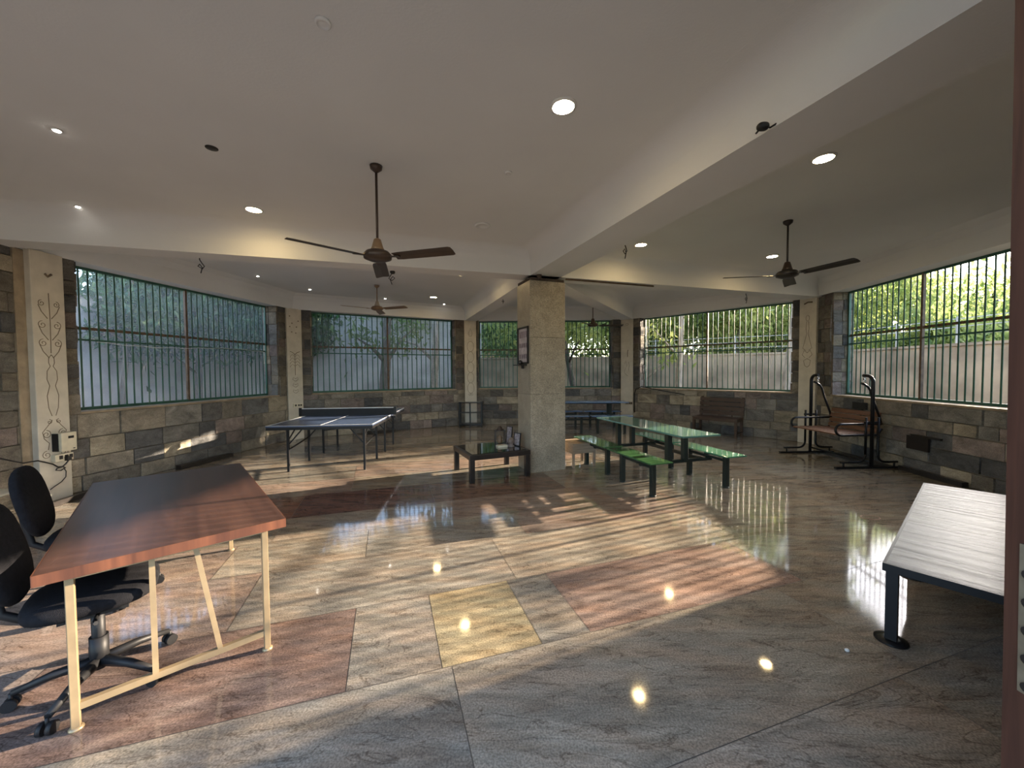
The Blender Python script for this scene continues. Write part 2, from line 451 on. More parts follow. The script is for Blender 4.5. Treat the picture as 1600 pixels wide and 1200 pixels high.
def wall(i):
    a, b, d, n, L = seg(i)
    rg = random.Random(40 + i)
    nm = 'wall_' + SEGN[i]
    mb = MB()
    rot = Matrix((Vector((d.x, d.y, 0)), Vector((n.x, n.y, 0)), Vector((0, 0, 1)))).transposed()
    def blk(t0, t1, z0, z1, o0=WALL_OFF, o1=OUT_OFF):
        c = a + d * (t0 + t1) / 2 + n * (o0 + o1) / 2
        mb.box((c.x, c.y, (z0 + z1) / 2), (t1 - t0, o1 - o0, z1 - z0), rot)
    lo, hi = -0.25, L + 0.25
    sm = MB(); lay = sm.bm.loops.layers.float_color.new('tint')
    inn = -n
    if i in openings:
        t0, t1 = openings[i]
        blk(lo, hi, -0.15, Z_SILL); blk(lo, t0, Z_SILL, Z_HEAD + .02); blk(t1, hi, Z_SILL, Z_HEAD + .02)
        o = a + n * WALL_OFF
        stones(sm, lay, o, d, inn, L, 0.0, Z_SILL - .02, rg)
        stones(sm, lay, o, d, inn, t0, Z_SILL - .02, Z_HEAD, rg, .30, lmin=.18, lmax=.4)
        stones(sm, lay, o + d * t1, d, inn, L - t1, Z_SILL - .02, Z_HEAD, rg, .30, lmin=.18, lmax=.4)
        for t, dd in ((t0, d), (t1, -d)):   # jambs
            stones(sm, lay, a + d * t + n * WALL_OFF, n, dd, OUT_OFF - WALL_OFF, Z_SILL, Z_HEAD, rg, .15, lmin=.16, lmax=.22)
    elif i == 7:
        # front wall, its doorway widened out of view to let in sky light
        yy = 0.8
        mb.box((-5.0, yy - .2, 1.5), (.5, .25, 3.3)); mb.box((3.30, yy - .2, 1.5), (3.9, .25, 3.3)); mb.box((-1.7, yy - .2, 3.15), (6.2, .25, .3))
    else:
        blk(lo, hi, -0.15, Z_HEAD + .02)
        if i == 0:
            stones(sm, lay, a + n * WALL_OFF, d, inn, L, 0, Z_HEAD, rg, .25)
        else:
            stones(sm, lay, a + n * WALL_OFF, d, inn, L, 0, Z_HEAD, rg)
    w = struct(mb.build(nm, m_mortar), 'coursed rubble stone wall')
    if i != 7:
        s = sm.build('stone_facing', m_stone, w)
    else: sm.bm.free()
    if i in openings:
        t0, t1 = openings[i]
        sl = MB()
        c = a + d * (t0 + t1) / 2 + n * (WALL_OFF + OUT_OFF) / 2
        sl.box((c.x, c.y, Z_SILL - .005), (t1 - t0, OUT_OFF - WALL_OFF + .02, .03), rot)
        sl.build('sill', m_tan, w)
    return w
for i in range(8): wall(i)

# ring beam over the walls, roof slab with ceiling, radial beams
def strip(name, i):
    a, b, d, n, L = seg(i)
    mb = MB()
    prof = [(0.02, Z_SOF + .01), (0.04, Z_HEAD), (OUT_OFF + .05, Z_HEAD), (OUT_OFF + .05, Z_CEIL + .05), (-.12, Z_CEIL + .05), (-.12, Z_CEIL), (-.035, Z_CEIL - .06), (0.0, Z_CEIL - .15)]
    e = 0.24
    A = a - d * e; B = b + d * e
    mb.extr(prof, (A.x, A.y, 0), (B.x, B.y, 0), (n.x, n.y, 0))
    return struct(mb.build(name, m_plaster), 'plastered beam over the windows')
for i in range(7): strip('trim_%d' % (i + 1), i)
out = []
for i in range(8):
    v = P[i] - HUB
    out.append(P[i] + v.normalized() * .75)
mb = MB(); mb.prism([(p.x, p.y) for p in out] + [], Z_CEIL, Z_CEIL + .25)
struct(mb.build('ceiling', m_plaster), 'grey white plastered ceiling')
def radial(name, a, b, wid=.34, z=Z_SOF, f=.12):
    a, b = Vector(a), Vector(b)
    d = (b - a).normalized(); s = Vector((-d.y, d.x))
    h = wid / 2
    f = .20; fil = [(f - f * math.cos(k * PI / 40), Z_CEIL - f + f * math.sin(k * PI / 40)) for k in range(21)]
    prof = [(-h, z), (h, z)] + [(h + q, w - .001) for q, w in fil] + [(h + f + .08, Z_CEIL - .0005), (h + f + .08, Z_CEIL + .04), (-h - f - .08, Z_CEIL + .04), (-h - f - .08, Z_CEIL - .0005)] + [(-h - q, w - .001) for q, w in fil[::-1]]
    mb = MB(); mb.extr(prof, (a.x, a.y, 0), (b.x, b.y, 0), (s.x, s.y, 0))
    return struct(mb.build(name, m_plaster), 'plastered ceiling beam')
radial('trim_8', HUB + Vector((0.02, -.0)), (2.45, .75), .50)
radial('trim_9', HUB, (-5.75, 4.28), .32)
radial('trim_10', HUB, (-1.2, 11.2))
radial('trim_11', HUB, (3.37, 11.2))
radial('trim_12', HUB, (6.28, 8.0), .34)

# floor of large granite slabs
def clip(poly, A, B):
    res = []
    def inside(p): return (B[0] - A[0]) * (p[1] - A[1]) - (B[1] - A[1]) * (p[0] - A[0]) <= 0
    for k in range(len(poly)):
        p, q = poly[k], poly[(k + 1) % len(poly)]
        ip, iq = inside(p), inside(q)
        if ip: res.append(p)
        if ip != iq:
            dx, dy = q[0] - p[0], q[1] - p[1]
            ex, ey = B[0] - A[0], B[1] - A[1]
            den = ex * dy - ey * dx
            t = (ey * (p[0] - A[0]) - ex * (p[1] - A[1])) / den
            res.append((p[0] + dx * t, p[1] + dy * t))
    return res
fl = []
for i in range(8):
    v = (P[i] - HUB).normalized()
    fl.append(P[i] + v * .3)
fl[0] = Vector((-5.2, -1.5)); fl[7] = Vector((5.2, -1.5))
ca, sa = math.cos(R(18)), math.sin(R(18))
rows = [-3.3, -2.55, -1.8, -1.05, -.3, .45, 1.2, 1.99, 2.69, 3.42, 4.02, 4.6, 5.4, 6.1, 6.85, 7.6, 8.35, 9.1, 9.85, 10.6, 11.4, 12.2, 13.0]
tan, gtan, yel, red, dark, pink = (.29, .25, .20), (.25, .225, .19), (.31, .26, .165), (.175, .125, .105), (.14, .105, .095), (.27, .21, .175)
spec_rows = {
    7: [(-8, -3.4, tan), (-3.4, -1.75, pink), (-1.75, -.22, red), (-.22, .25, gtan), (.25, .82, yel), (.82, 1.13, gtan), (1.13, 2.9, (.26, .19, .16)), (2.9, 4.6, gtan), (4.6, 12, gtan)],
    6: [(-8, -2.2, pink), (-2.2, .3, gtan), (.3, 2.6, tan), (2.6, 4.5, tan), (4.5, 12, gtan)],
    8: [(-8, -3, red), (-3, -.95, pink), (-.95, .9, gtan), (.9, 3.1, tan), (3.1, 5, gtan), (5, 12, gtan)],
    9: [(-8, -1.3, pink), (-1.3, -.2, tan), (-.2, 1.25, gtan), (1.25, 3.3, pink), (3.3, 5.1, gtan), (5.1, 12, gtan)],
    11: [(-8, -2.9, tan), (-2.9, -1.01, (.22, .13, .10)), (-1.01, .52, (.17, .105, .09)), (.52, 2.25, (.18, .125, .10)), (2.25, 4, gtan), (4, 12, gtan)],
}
rg = random.Random(5)
mb = MB(); lay = mb.bm.loops.layers.float_color.new('tint')
for r_i in range(len(rows) - 1):
    v0, v1 = rows[r_i], rows[r_i + 1]
    if r_i in spec_rows: sl = spec_rows[r_i]
    else:
        sl = []; u = -9 + rg.uniform(0, 1.5)
        while u < 13:
            w = rg.uniform(1.3, 2.4)
            c = rg.choice([tan, gtan, gtan, tan, pink, (.29, .25, .205)])
            if u > 2.5: c = rg.choice([gtan, gtan, (.28, .265, .235)])
            sl.append((u, u + w, c)); u += w
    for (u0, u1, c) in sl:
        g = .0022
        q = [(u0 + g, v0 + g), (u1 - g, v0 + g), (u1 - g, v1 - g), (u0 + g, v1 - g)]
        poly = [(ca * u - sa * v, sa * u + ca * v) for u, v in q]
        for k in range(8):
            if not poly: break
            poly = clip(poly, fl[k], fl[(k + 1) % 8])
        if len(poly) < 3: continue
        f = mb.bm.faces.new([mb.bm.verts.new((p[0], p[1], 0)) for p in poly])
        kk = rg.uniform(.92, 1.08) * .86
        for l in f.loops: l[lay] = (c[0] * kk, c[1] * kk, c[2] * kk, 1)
floor = struct(mb.build('floor', m_floor), 'polished floor of large tan, grey and reddish granite slabs')
for f in floor.data.polygons: pass
mb = MB(); mb.prism([(p.x, p.y) for p in fl], -.2, -.0015)
mb.build('joint_bed', m_joint, floor)

# ---------------------------------------------------------------- pilasters with carved outlines
def spiral(mb, c, f, r0, turns, hand, a0, rad=.004):
    pts = []
    N = int(14 * turns)
    for k in range(N + 1):
        a = a0 + hand * 2 * PI * turns * k / N
        r = r0 * (1 - .85 * k / N)
        pts.append(f(c[0] + r * math.cos(a), c[1] + r * math.sin(a)))
    mb.tube(pts, rad, 5)
def pilaster(i, idx, style):
    p = P[i]
    prv, nxt = seg(i - 1), seg(i)
    n = (prv[3] + nxt[3]).normalized()
    d = Vector((n.y, -n.x))
    if d.dot(nxt[2]) < 0: d = -d      # to the right along the walls
    w, dep = .34, .34
    rot = Matrix((Vector((d.x, d.y, 0)), Vector((n.x, n.y, 0)), Vector((0, 0, 1)))).transposed()
    mb = MB(); c = p + n * (dep / 2 - .03)
    mb.box((c.x, c.y, (Z_SOF + .02) / 2), (w, dep, Z_SOF + .02), rot)
    o = struct(mb.build('trim_%d' % idx, m_cream, bevel=.008), 'cream carved pilaster between windows')
    fc = p - n * .030
    def f(x, z): return Vector((fc.x + d.x * x, fc.y + d.y * x, z))
    cv = MB(); line = lambda pts, r=.004: cv.tube([f(*q) for q in pts], r, 5)
    if style == 'scroll':
        for zc in (2.42, 2.16, 1.94):
            for s in (-1, 1):
                spiral(cv, (s * .075, zc), f, .048 if zc < 2.4 else .038, 1.4, -s, PI / 2 + (0 if s < 0 else 0))
                line([(s * .11, zc - .02), (s * .08, zc - .10), (s * .02, zc - .18)])
        line([(0, 2.55), (.006, 2.2), (0, 1.82)])
        for s in (-1, 1):   # draped figure outline
            line([(0, 1.80), (s * .028, 1.76), (s * .03, 1.70), (s * .015, 1.66), (s * .05, 1.60), (s * .055, 1.5), (s * .03, 1.42), (s * .06, 1.3), (s * .05, 1.15), (s * .02, 1.05)])
            spiral(cv, (s * .05, .98), f, .03, 1.2, s, PI / 2)
            spiral(cv, (s * .085, .83), f, .05, 1.5, s, PI / 2)
            line([(s * .02, 1.0), (s * .07, .93), (s * .125, .86), (s * .11, .78), (s * .06, .72), (s * .075, .64)])
            spiral(cv, (s * .09, .58), f, .05, 1.5, -s, PI / 2)
        line([(-.03, 2.78), (.0, 2.75), (.04, 2.785)], .014)
    elif style == 'palm':
        for s in (-1, 1):
            line([(0, 1.98), (s * .05, 2.03), (s * .11, 2.05)], .007)
            for k in range(4):
                zc = 1.94 - .075 * k
                line([(s * .01, zc), (s * .05, zc + .04), (s * .095, zc + .01), (s * .11, zc - .03)])
            for k in range(3):
                zc = 1.42 - .14 * k
                line([(0, zc), (s * .05, zc + .03), (s * .06, zc - .02), (0, zc - .06)])
        line([(0, 2.0), (0, 1.5)], .006)
        for q in ((-.1, 2.86), (.09, 2.76), (.05, 2.62), (-.05, 2.7), (-.06, 2.5), (.03, 2.48), (-.1, 2.62)):
            cv.box(f(*q), (.022, .022, .022), rot)
    elif style == 'loops':
        for k in range(5):
            zc = 2.28 - .30 * k
            cv.tube([f(.095 * math.cos(a * PI / 10), zc + .15 * math.sin(a * PI / 10)) for a in range(20)], .005, 5, closed=True)
        cv.tube([f(*q) for q in ((0, 2.80), (.055, 2.66), (.03, 2.58), (-.03, 2.58), (-.055, 2.66))], .005, 5, closed=True)
        for s in (-1, 1): spiral(cv, (s * .04, .9), f, .045, 1.3, s, PI / 2)
    elif style == 'plain':
        cv.tube([f(.035 * math.cos(a * PI / 6), 2.88 + .03 * math.sin(a * PI / 6)) for a in range(12)], .004, 5, closed=True)
        line([(.03, 2.15), (.015, 2.05), (.02, 1.95)], .009)
        line([(-.06, 1.75), (-.03, 1.85), (.0, 1.7), (-.08, 1.5), (.02, 1.4)]); line([(.05, 1.8), (.07, 1.7), (.05, 1.55)])
    else:
        cv.tube([f(.035 * math.cos(a * PI / 6), 2.62 + .06 * math.sin(a * PI / 6)) for a in range(12)], .004, 5, closed=True)
        for s in (-1, 1):
            line([(s * .02, 2.55), (s * .03, 2.4), (s * .015, 2.3), (s * .05, 2.15), (s * .09, 2.0), (s * .03, 1.95)])
            line([(0, 1.9), (s * .06, 1.95), (s * .1, 1.86), (s * .04, 1.8)]); line([(0, 1.78), (s * .07, 1.74), (s * .05, 1.64), (0, 1.6)])
        line([(-.07, 2.92), (0, 2.95), (.09, 2.94)], .016)
    cv.build('carving', m_carve, o)
    if i == 1:
        sb = MB(); c2 = p + n * (dep / 2 + .02) - d * (w / 2 + .05)
        sb.box((c2.x, c2.y, Z_SOF / 2), (.10, .30, Z_SOF), rot); sb.build('side_band', m_tan, o)
    return o, f, d, n
PIL = {}
for i, st in ((1, 'scroll'), (2, 'palm'), (3, 'loops'), (4, 'plain'), (5, 'figure')):
    PIL[i] = pilaster(i, 12 + i, st)

# ---------------------------------------------------------------- window grilles
def grille(i):
    a, b, d, n, L = seg(i)
    t0, t1 = openings[i]
    w = struct(empty('window_%d' % i), 'barred window with green steel grille')
    t0 += .015; t1 -= .015
    def pt(t, z, off=WIN_OFF):
        q = a + d * t + n * off
        return Vector((q.x, q.y, z))
    z0, z1 = Z_SILL + .03, Z_HEAD - .015
    up = (n.x, n.y, 0)
    fr = MB()
    for z in (z0, z1): fr.bar(pt(t0, z), pt(t1, z), .04, .035, up)
    for t in (t0 + .018, t1 - .018): fr.bar(pt(t, z0), pt(t, z1), .035, .035, up)
    fr.build('frame', m_green, w)
    sp = {1: .107, 2: .13, 3: .125, 4: .122, 5: .107}[i]
    nb = max(3, int((t1 - t0) / sp))
    bar = MB(); bar.bar(pt(0, z0) - pt(0, 0) + Vector((0, 0, 0)), pt(0, z1) - pt(0, 0), .022, .006, up)
    bo = None
    mid = nb // 2
    for k in range(1, nb):
        t = t0 + (t1 - t0) * k / nb
        if i in (1, 2, 4, 5) and k == mid:
            mm = MB(); mm.bar(pt(t, z0), pt(t, z1), .035, .04, up); mm.build('mullion', m_rust, w)
            continue
        if bo is None:
            bo = bar.build('bar', m_green, w)
            o = bo
        else:
            o = bo.copy(); COL.objects.link(o)
        q = pt(t, 0); o.location = (q.x, q.y, 0)
    r1 = MB(); r1.bar(pt(t0, 2.20, WIN_OFF + .012), pt(t1, 2.20, WIN_OFF + .012), .012, .04, (0, 0, 1)); r1.build('rail', m_rust, w)
    r2 = MB(); r2.bar(pt(t0, 2.04, WIN_OFF + .012), pt(t1, 2.04, WIN_OFF + .012), .012, .026, (0, 0, 1)); r2.build('rail', m_green, w)
    if i > 2: return w
    top = z1 - (.10 if i == 2 else .02)
    sc = MB(); sc.bar(pt(t0, (z0 + top) / 2, WIN_OFF + .05), pt(t1, (z0 + top) / 2, WIN_OFF + .05), .001, top - z0, (0, 0, 1)); sc.build('haze_net', m_screen, w)
    return w
for i in (1, 2, 3, 4, 5): grille(i)
# cable sagging along the left window grille
a, b, d, n, L = seg(1)
t0, t1 = openings[1]
pts = []
for k in range(25):
    t = t0 + .4 + (t1 - t0 - .5) * k / 24
    q = a + d * t + n * (WIN_OFF - .02)
    pts.append((q.x, q.y, 2.02 - .03 * math.sin(k / 24 * PI * 2) + .006 * math.sin(k * 1.7)))
mb = MB(); mb.tube(pts, .004, 5); tag(mb.build('wire', m_white), 'thin pale wire strung along the left window grille', 'wire')

# ---------------------------------------------------------------- central pillar
pr = R(21.7)
pu = Vector((math.cos(pr), math.sin(pr))); pv = Vector((-math.sin(pr), math.cos(pr)))
pcorner = Vector((.28, 5.82))
pc = pcorner + pu * .30 + pv * .25
pil = thing('stone_pillar', 'central square pillar clad in speckled granite panels', 'pillar', (pc.x, pc.y, 0), pr)
mb = MB(); mb.box((0, 0, Z_SOF / 2 - .03), (.58, .48, Z_SOF - .06)); mb.build('core', m_mortar, pil)
mb = MB(); lay = mb.bm.loops.layers.float_color.new('tint')
for (z0, z1) in ((0, 1.20), (1.204, 2.07), (2.074, 2.93)):
    k = random.Random(int(z0 * 10)).uniform(.92, 1.06)
    for f in mb.box((0, 0, (z0 + z1) / 2), (.60, .50, z1 - z0)):
        for l in f.loops: l[lay] = (.29 * k, .25 * k, .19 * k, 1)
mb.build('cladding', m_pillar, pil, bevel=.003)
mb = MB(); mb.blob((-.15, -.26, 3.08), (.075, .06, .26), p=3); mb.box((0, -.235, 2.955), (.56, .03, .035)); mb.box((-.285, 0, 2.955), (.03, .44, .035))
mb.build('dark_patch', mat('rough_dark_brown', (.06, .045, .035), .9, var=.3, scale=20, bump=.6), pil)  # dark brown patch and strips at the pillar top

# ---------------------------------------------------------------- fans
def fan(loc, zc, rod, ang, label, m1, m2, grp='ceiling fans', drop_cup=True, blade=.73):
    """loc = hub position, zc = ceiling height"""
    t = thing('ceiling_fan', label, 'fan', (loc[0], loc[1], zc), ang, grp)
    mb = MB(); mb.lathe([(.012, 0), (.055, -.002), (.05, -.03), (.02, -.055), (.012, -.06)]) ; mb.build('canopy', m1, t)
    mb = MB(); mb.tube([(0, 0, -.04), (0, 0, -rod)], .011, 12); mb.build('down_rod', m1, t)
    mb = MB(); mb.lathe([(.012, -rod + .10), (.03, -rod + .09), (.05, -rod + .02), (.06, -rod), (.05, -rod - .012)]); mb.build('lower_canopy', m2, t)
    z = -rod - .055
    mb = MB(); mb.lathe([(.03, z + .05), (.10, z + .035), (.125, z + .005), (.12, z - .025), (.07, z - .045), (.02, z - .05)], n=28); mb.build('motor', m1, t)
    for k in range(3):
        a = 2 * PI * k / 3
        q = Matrix.Rotation(a, 3, 'Z')
        mb = MB()
        tilt = Matrix.Rotation(R(-11), 3, 'X')
        L0, L1 = .17, blade
        for (x0, x1, w0, w1) in ((L0, L1, .055, .07),):
            ring = []
            for x, w in ((x0, w0), (x0 + .06, w0 + .008), ((x0 + x1) / 2, w0 + .012), (x1 - .02, w1), (x1, w1 - .012)):
                ring.append([q @ (Vector((x, 0, z - .02)) + tilt @ Vector((0, s * w, h))) for (s, h) in ((-1, 0), (-1, .004), (0, .010), (1, .004), (1, 0), (0, .006))])
            V = [[mb.bm.verts.new(p) for p in r_] for r_ in ring]
            for u in range(len(V) - 1):
                for w_ in range(6): mb.bm.faces.new((V[u][w_], V[u][(w_ + 1) % 6], V[u + 1][(w_ + 1) % 6], V[u + 1][w_]))
            mb.bm.faces.new(V[0]); mb.bm.faces.new(V[-1][::-1])
        b_ = mb.build('blade', m1, t)
        mb = MB(); mb.bar(q @ Vector((.09, 0, z - .012)), q @ Vector((.22, 0, z - .024)), .035, .006); mb.build('blade_arm', m1, b_)
    return t
m_creamfan = mat('cream_fan', (.42, .37, .30), .45)
fan((-1.20, 3.49), Z_CEIL, .74, R(-15), 'dark brown three-bladed ceiling fan nearest the camera, left of the pillar', m_brownfan, m_fantan)
fan((-2.85, 8.2), Z_CEIL, .43, R(-20), 'pale brown ceiling fan above the table tennis table', m_fantan, m_creamfan)
fan((3.44, 4.83), Z_CEIL, .60, R(-68.5), 'dark ceiling fan over the right half of the room', mat('dark_fan', (.022, .018, .016), .4), m_brownfan)
fan((1.96, 9.3), Z_CEIL, .68, R(0), 'distant dark ceiling fan above the blue picnic table', m_brownfan, m_brownfan)

# ---------------------------------------------------------------- lamps
def downlight(x, y, label, r=.075, grp='round warm downlights'):
    t = thing('downlight', label, 'light', (x, y, Z_CEIL), 0, grp)
    mb = MB(); mb.lathe([(r + .018, 0.0), (r + .018, -.006), (r + .004, -.012), (r, -.012), (r, -.002)], n=28); mb.build('trim_ring', m_white, t)
    mb = MB(); mb.lathe([(r, -.004), (r, -.010), (r * .5, -.013)], n=28); mb.build('diffuser', m_bulb, t)
    return t
for (x, y, l) in ((.37, 2.73, 'large warm round downlight nearest the camera, above the open floor'),
                  (2.73, 3.41, 'warm round downlight right of the big beam, nearest the right edge'),
                  (-2.89, 4.38, 'warm round downlight left of the near ceiling fan'),
                  (1.90, 5.68, 'warm round downlight just right of the pillar beyond the beam'),
                  (4.24, 6.30, 'warm round downlight beside the right ceiling fan rod'),
                  (-1.92, 9.52, 'small distant warm downlight right of the far left fan'),
                  (-.95, 7.35, 'warm downlight in the bay behind the near left beam'),
                  (1.15, 7.95, 'warm downlight hidden behind the pillar top'),
                  (3.45, 8.35, 'warm downlight in the bay behind the right beam')):
    downlight(x, y, l)
def spot(x, y, label):
    t = thing('spotlight', label, 'light', (x, y, Z_CEIL), 0, 'small white ceiling spotlights')
    mb = MB(); mb.lathe([(.034, 0), (.034, -.008), (.024, -.01)], n=16); mb.build('trim_ring', m_white, t)
    mb = MB(); mb.lathe([(.022, -.008), (.020, -.014), (.008, -.018)], n=16); mb.build('bulb', m_spotb, t)
for (x, y, l) in ((-3.41, 2.95, 'small white spotlight nearest the upper left corner'), (-4.74, 4.27, 'small white spotlight above the carved left pilaster'),
                  (-4.80, 7.34, 'small white spotlight above the right end of the left window'), (-4.45, 8.55, 'small white spotlight by the second pilaster'),
                  (-3.15, 9.65, 'small white spotlight just right of the far left fan rod'), (-1.83, 10.5, 'small white spotlight nearest the third pilaster')):
    spot(x, y, l)
# ceiling bits
mb = MB(); mb.lathe([(.045, .0), (.045, -.004), (.01, -.005)], n=20); o = mb.build('ceiling_hole', m_cable); o.location = (-2.44, 3.20, Z_CEIL)
tag(o, 'black round empty light hole in the left ceiling', 'hole')
def rose(x, y, r, label):
    mb = MB(); mb.lathe([(r, 0), (r, -.01), (r * .75, -.018), (r * .72, -.010), (.01, -.012)], n=28); o = mb.build('ceiling_plate', m_plaster); o.location = (x, y, Z_CEIL)
    tag(o, label, 'cover plate')
rose(-.36, 4.90, .10, 'round plastered cover plate on the ceiling left of the pillar')
rose(-.02, 3.62, .035, 'small round cap on the ceiling above the pillar')
rose(-.98, 2.08, .04, 'faint small round patch high on the ceiling')
def hook(x, y, z, label, s=1.0, sway=.05, blob=False):
    mb = MB()
    mb.tube([(0, 0, .02), (0, 0, -.02 * s), (sway * .5, 0, -.06 * s), (sway, .01, -.10 * s), (sway * .3, .02, -.13 * s), (-sway * .5, 0, -.10 * s), (0, 0, -.075 * s), (sway * .6, 0, -.12 * s), (sway * .2, 0, -.19 * s)], .006, 6)
    if blob: mb.blob((0, 0, -.01), (.07, .07, .06))
    o = mb.build('wire_hook', m_cable); o.location = (x, y, z)
    tag(o, label, 'wire')
hook(-3.95, 4.92, Z_SOF, 'black loose wire hanging from the left ceiling beam', 1.0, .05)
hook(-1.72, 5.62, Z_SOF, 'black wire drooping from round box behind near fan blade', 1.0, -.06, True)
hook(1.33, 4.55, 3.06, 'looped wire dangling from the big beam above the pillar', 1.0, .03)
hook(4.50, 7.42, Z_SOF, 'looped wire hanging in front of the right rear window', 1.0, .03)
mb = MB(); mb.blob((0, 0, -.01), (.07, .05, .045)); mb.tube([(0, 0, 0), (.05, .01, -.01), (.09, -.01, .01)], .006, 5); mb.tube([(0, 0, 0), (-.03, .02, -.04)], .006, 5)
o = mb.build('wire_stub', m_cable); o.location = (1.52, 2.36, 3.03); tag(o, 'tangled black wire stub on lower edge of big diagonal beam', 'wire')
hook(-.18, 7.85, Z_SOF + .01, 'small wire loop on the far beam left of the pillar', .5, .03)
mb = MB(); mb.bar((.86, 6.12, Z_SOF - .015), (2.45, 6.67, Z_SOF - .015), .022, .022)
tag(mb.build('conduit', m_rust), 'slim brown conduit under the beam right of the pillar', 'conduit')

# ---------------------------------------------------------------- desk
la, lw = 1.79, .90
rzd = math.atan2(.669, .743)
desk = thing('desk', 'reddish wood laminate desk on a thin gold metal frame', 'desk', (-2.21, 2.49, 0), rzd)   # local x = width, y = length
mb = MB(); mb.box((0, 0, .7225), (lw, la, .045)); dt = mb.build('desktop', m_desk, desk, bevel=.002)
mb = MB(); mb.box((0, -la / 2 - .002, .7215), (lw + .004, .004, .047)); mb.box((lw / 2 + .002, 0, .7215), (.004, la, .047)); mb.box((0, la / 2 + .002, .7215), (lw + .004, .004, .047)); mb.box((-lw / 2 - .002, 0, .7215), (.004, la, .047))
mb.build('edge_band', m_deskedge, dt)
hx, hy = .36, .82
for sx in (-1, 1):
    for sy in (-1, 1):
        mb = MB(); mb.box((sx * hx, sy * hy, .35), (.03, .03, .70)); lg = mb.build('leg', m_gold, desk, bevel=.003)
        mb = MB(); mb.lathe([(.026, 0), (.026, .006), (.018, .014)], c=(sx * hx, sy * hy, 0), n=14); mb.build('foot', m_gold, lg)
for sy in (-1, 1):
    mb = MB(); mb.box((0, sy * hy, .10), (2 * hx, .025, .03)); mb.build('rail', m_gold, desk)
    mb = MB(); mb.bar((-.10, sy * hy, .11), (-.10, sy * hy * .97, .70), .022); mb.build('brace', m_gold, desk)
    mb = MB(); mb.bar((.15, sy * hy, .11), (.06, sy * hy * .97, .70), .022); mb.build('brace', m_gold, desk)
mb = MB()
for s in (-1, 1):
    mb.box((s * hx, 0, .685), (.025, 2 * hy, .03)); mb.box((0, s * hy, .685), (2 * hx, .025, .03))
mb.build('apron', m_gold, desk)

# ---------------------------------------------------------------- office chairs
def office_chair(loc, rz, label, base_rot=0.3):
    t = thing('office_chair', label, 'chair', (loc[0], loc[1], 0), rz, 'black office chairs at the desk')   # faces +x
    mb = MB(); mb.blob((0, 0, .475), (.47, .47, .095), p=3.2, seg=28, rings=12); mb.build('seat', m_fabric, t)
    mb = MB()
    rot = Matrix.Rotation(R(-12), 3, 'Y')
    mb.blob((-.285, 0, .75), (.085, .43, .46), rot, p=2.7, seg=28, rings=14); mb.build('backrest', m_fabric, t)
    mb = MB(); mb.tube([(-.08, 0, .41), (-.22, 0, .41), (-.30, 0, .47), (-.325, 0, .62), (-.34, 0, .75)], .02, 8); mb.box((0, 0, .405), (.24, .18, .05)); mb.build('back_support', m_plastic, t)
    mb = MB(); mb.tube([(0, 0, .39), (0, 0, .10)], .026, 12); mb.tube([(0, 0, .24), (0, 0, .08)], .036, 12); mb.build('gas_post', m_plastic, t)
    mb = MB(); mb.tube([(.02, -.02, .405), (.02, -.24, .415), (.03, -.27, .425)], .009, 6); mb.build('lever', m_plastic, t)
    for k in range(5):
        a = base_rot + 2 * PI * k / 5
        ca_, sa_ = math.cos(a), math.sin(a)
        mb = MB(); mb.tube([(0, 0, .115), (.16 * ca_, .16 * sa_, .105), (.29 * ca_, .29 * sa_, .075)], [.028, .02, .014], 8)
        lg = mb.build('base_arm', m_plastic, t)
        mb = MB()
        cx, cy = .295 * ca_, .295 * sa_
        for s in (-1, 1):
            px, py = cx - sa_ * .017 * s, cy + ca_ * .017 * s
            mb.tube([(px - sa_ * .009, py + ca_ * .009, .027), (px + sa_ * .009, py - ca_ * .009, .027)], .027, 14)
        mb.tube([(cx, cy, .075), (cx, cy, .03)], .007, 8)
        mb.build('caster', m_plastic, lg)
    return t
office_chair((-2.10, 1.90), R(40), 'black fabric office chair at near end of desk, seat tucked under', .5)
office_chair((-2.86, 2.62), R(38), 'black fabric office chair farther along the desk, backrest by the carved pilaster', .1)

# beige plastic chair at the far left edge
t = thing('plastic_chair', 'beige moulded plastic chair by the left stone wall', 'chair', (-4.98, 3.52, 0), R(10))
mb = MB(); mb.blob((0, 0, .43), (.44, .44, .03), p=5); mb.build('seat', m_ivory, t)
mb = MB()
for (y0, y1) in ((-.2, -.13), (.13, .2), (-.035, .035)):
    mb.bar((-.20, (y0 + y1) / 2, .44), (-.25, (y0 + y1) / 2, .76), .07, .02)
mb.tube([(-.2, -.20, .45), (-.24, -.21, .66), (-.255, -.15, .77), (-.26, 0, .81), (-.255, .15, .77), (-.24, .21, .66), (-.2, .20, .45)], .022, 8)
mb.bar((-.255, -.16, .74), (-.255, .16, .74), .09, .02)
mb.build('backrest', m_ivory, t)
for sx in (-1, 1):
    for sy in (-1, 1):
        mb = MB(); mb.tube([(sx * .18, sy * .18, .42), (sx * .22, sy * .21, 0)], [.022, .016], 8); mb.build('leg', m_ivory, t)

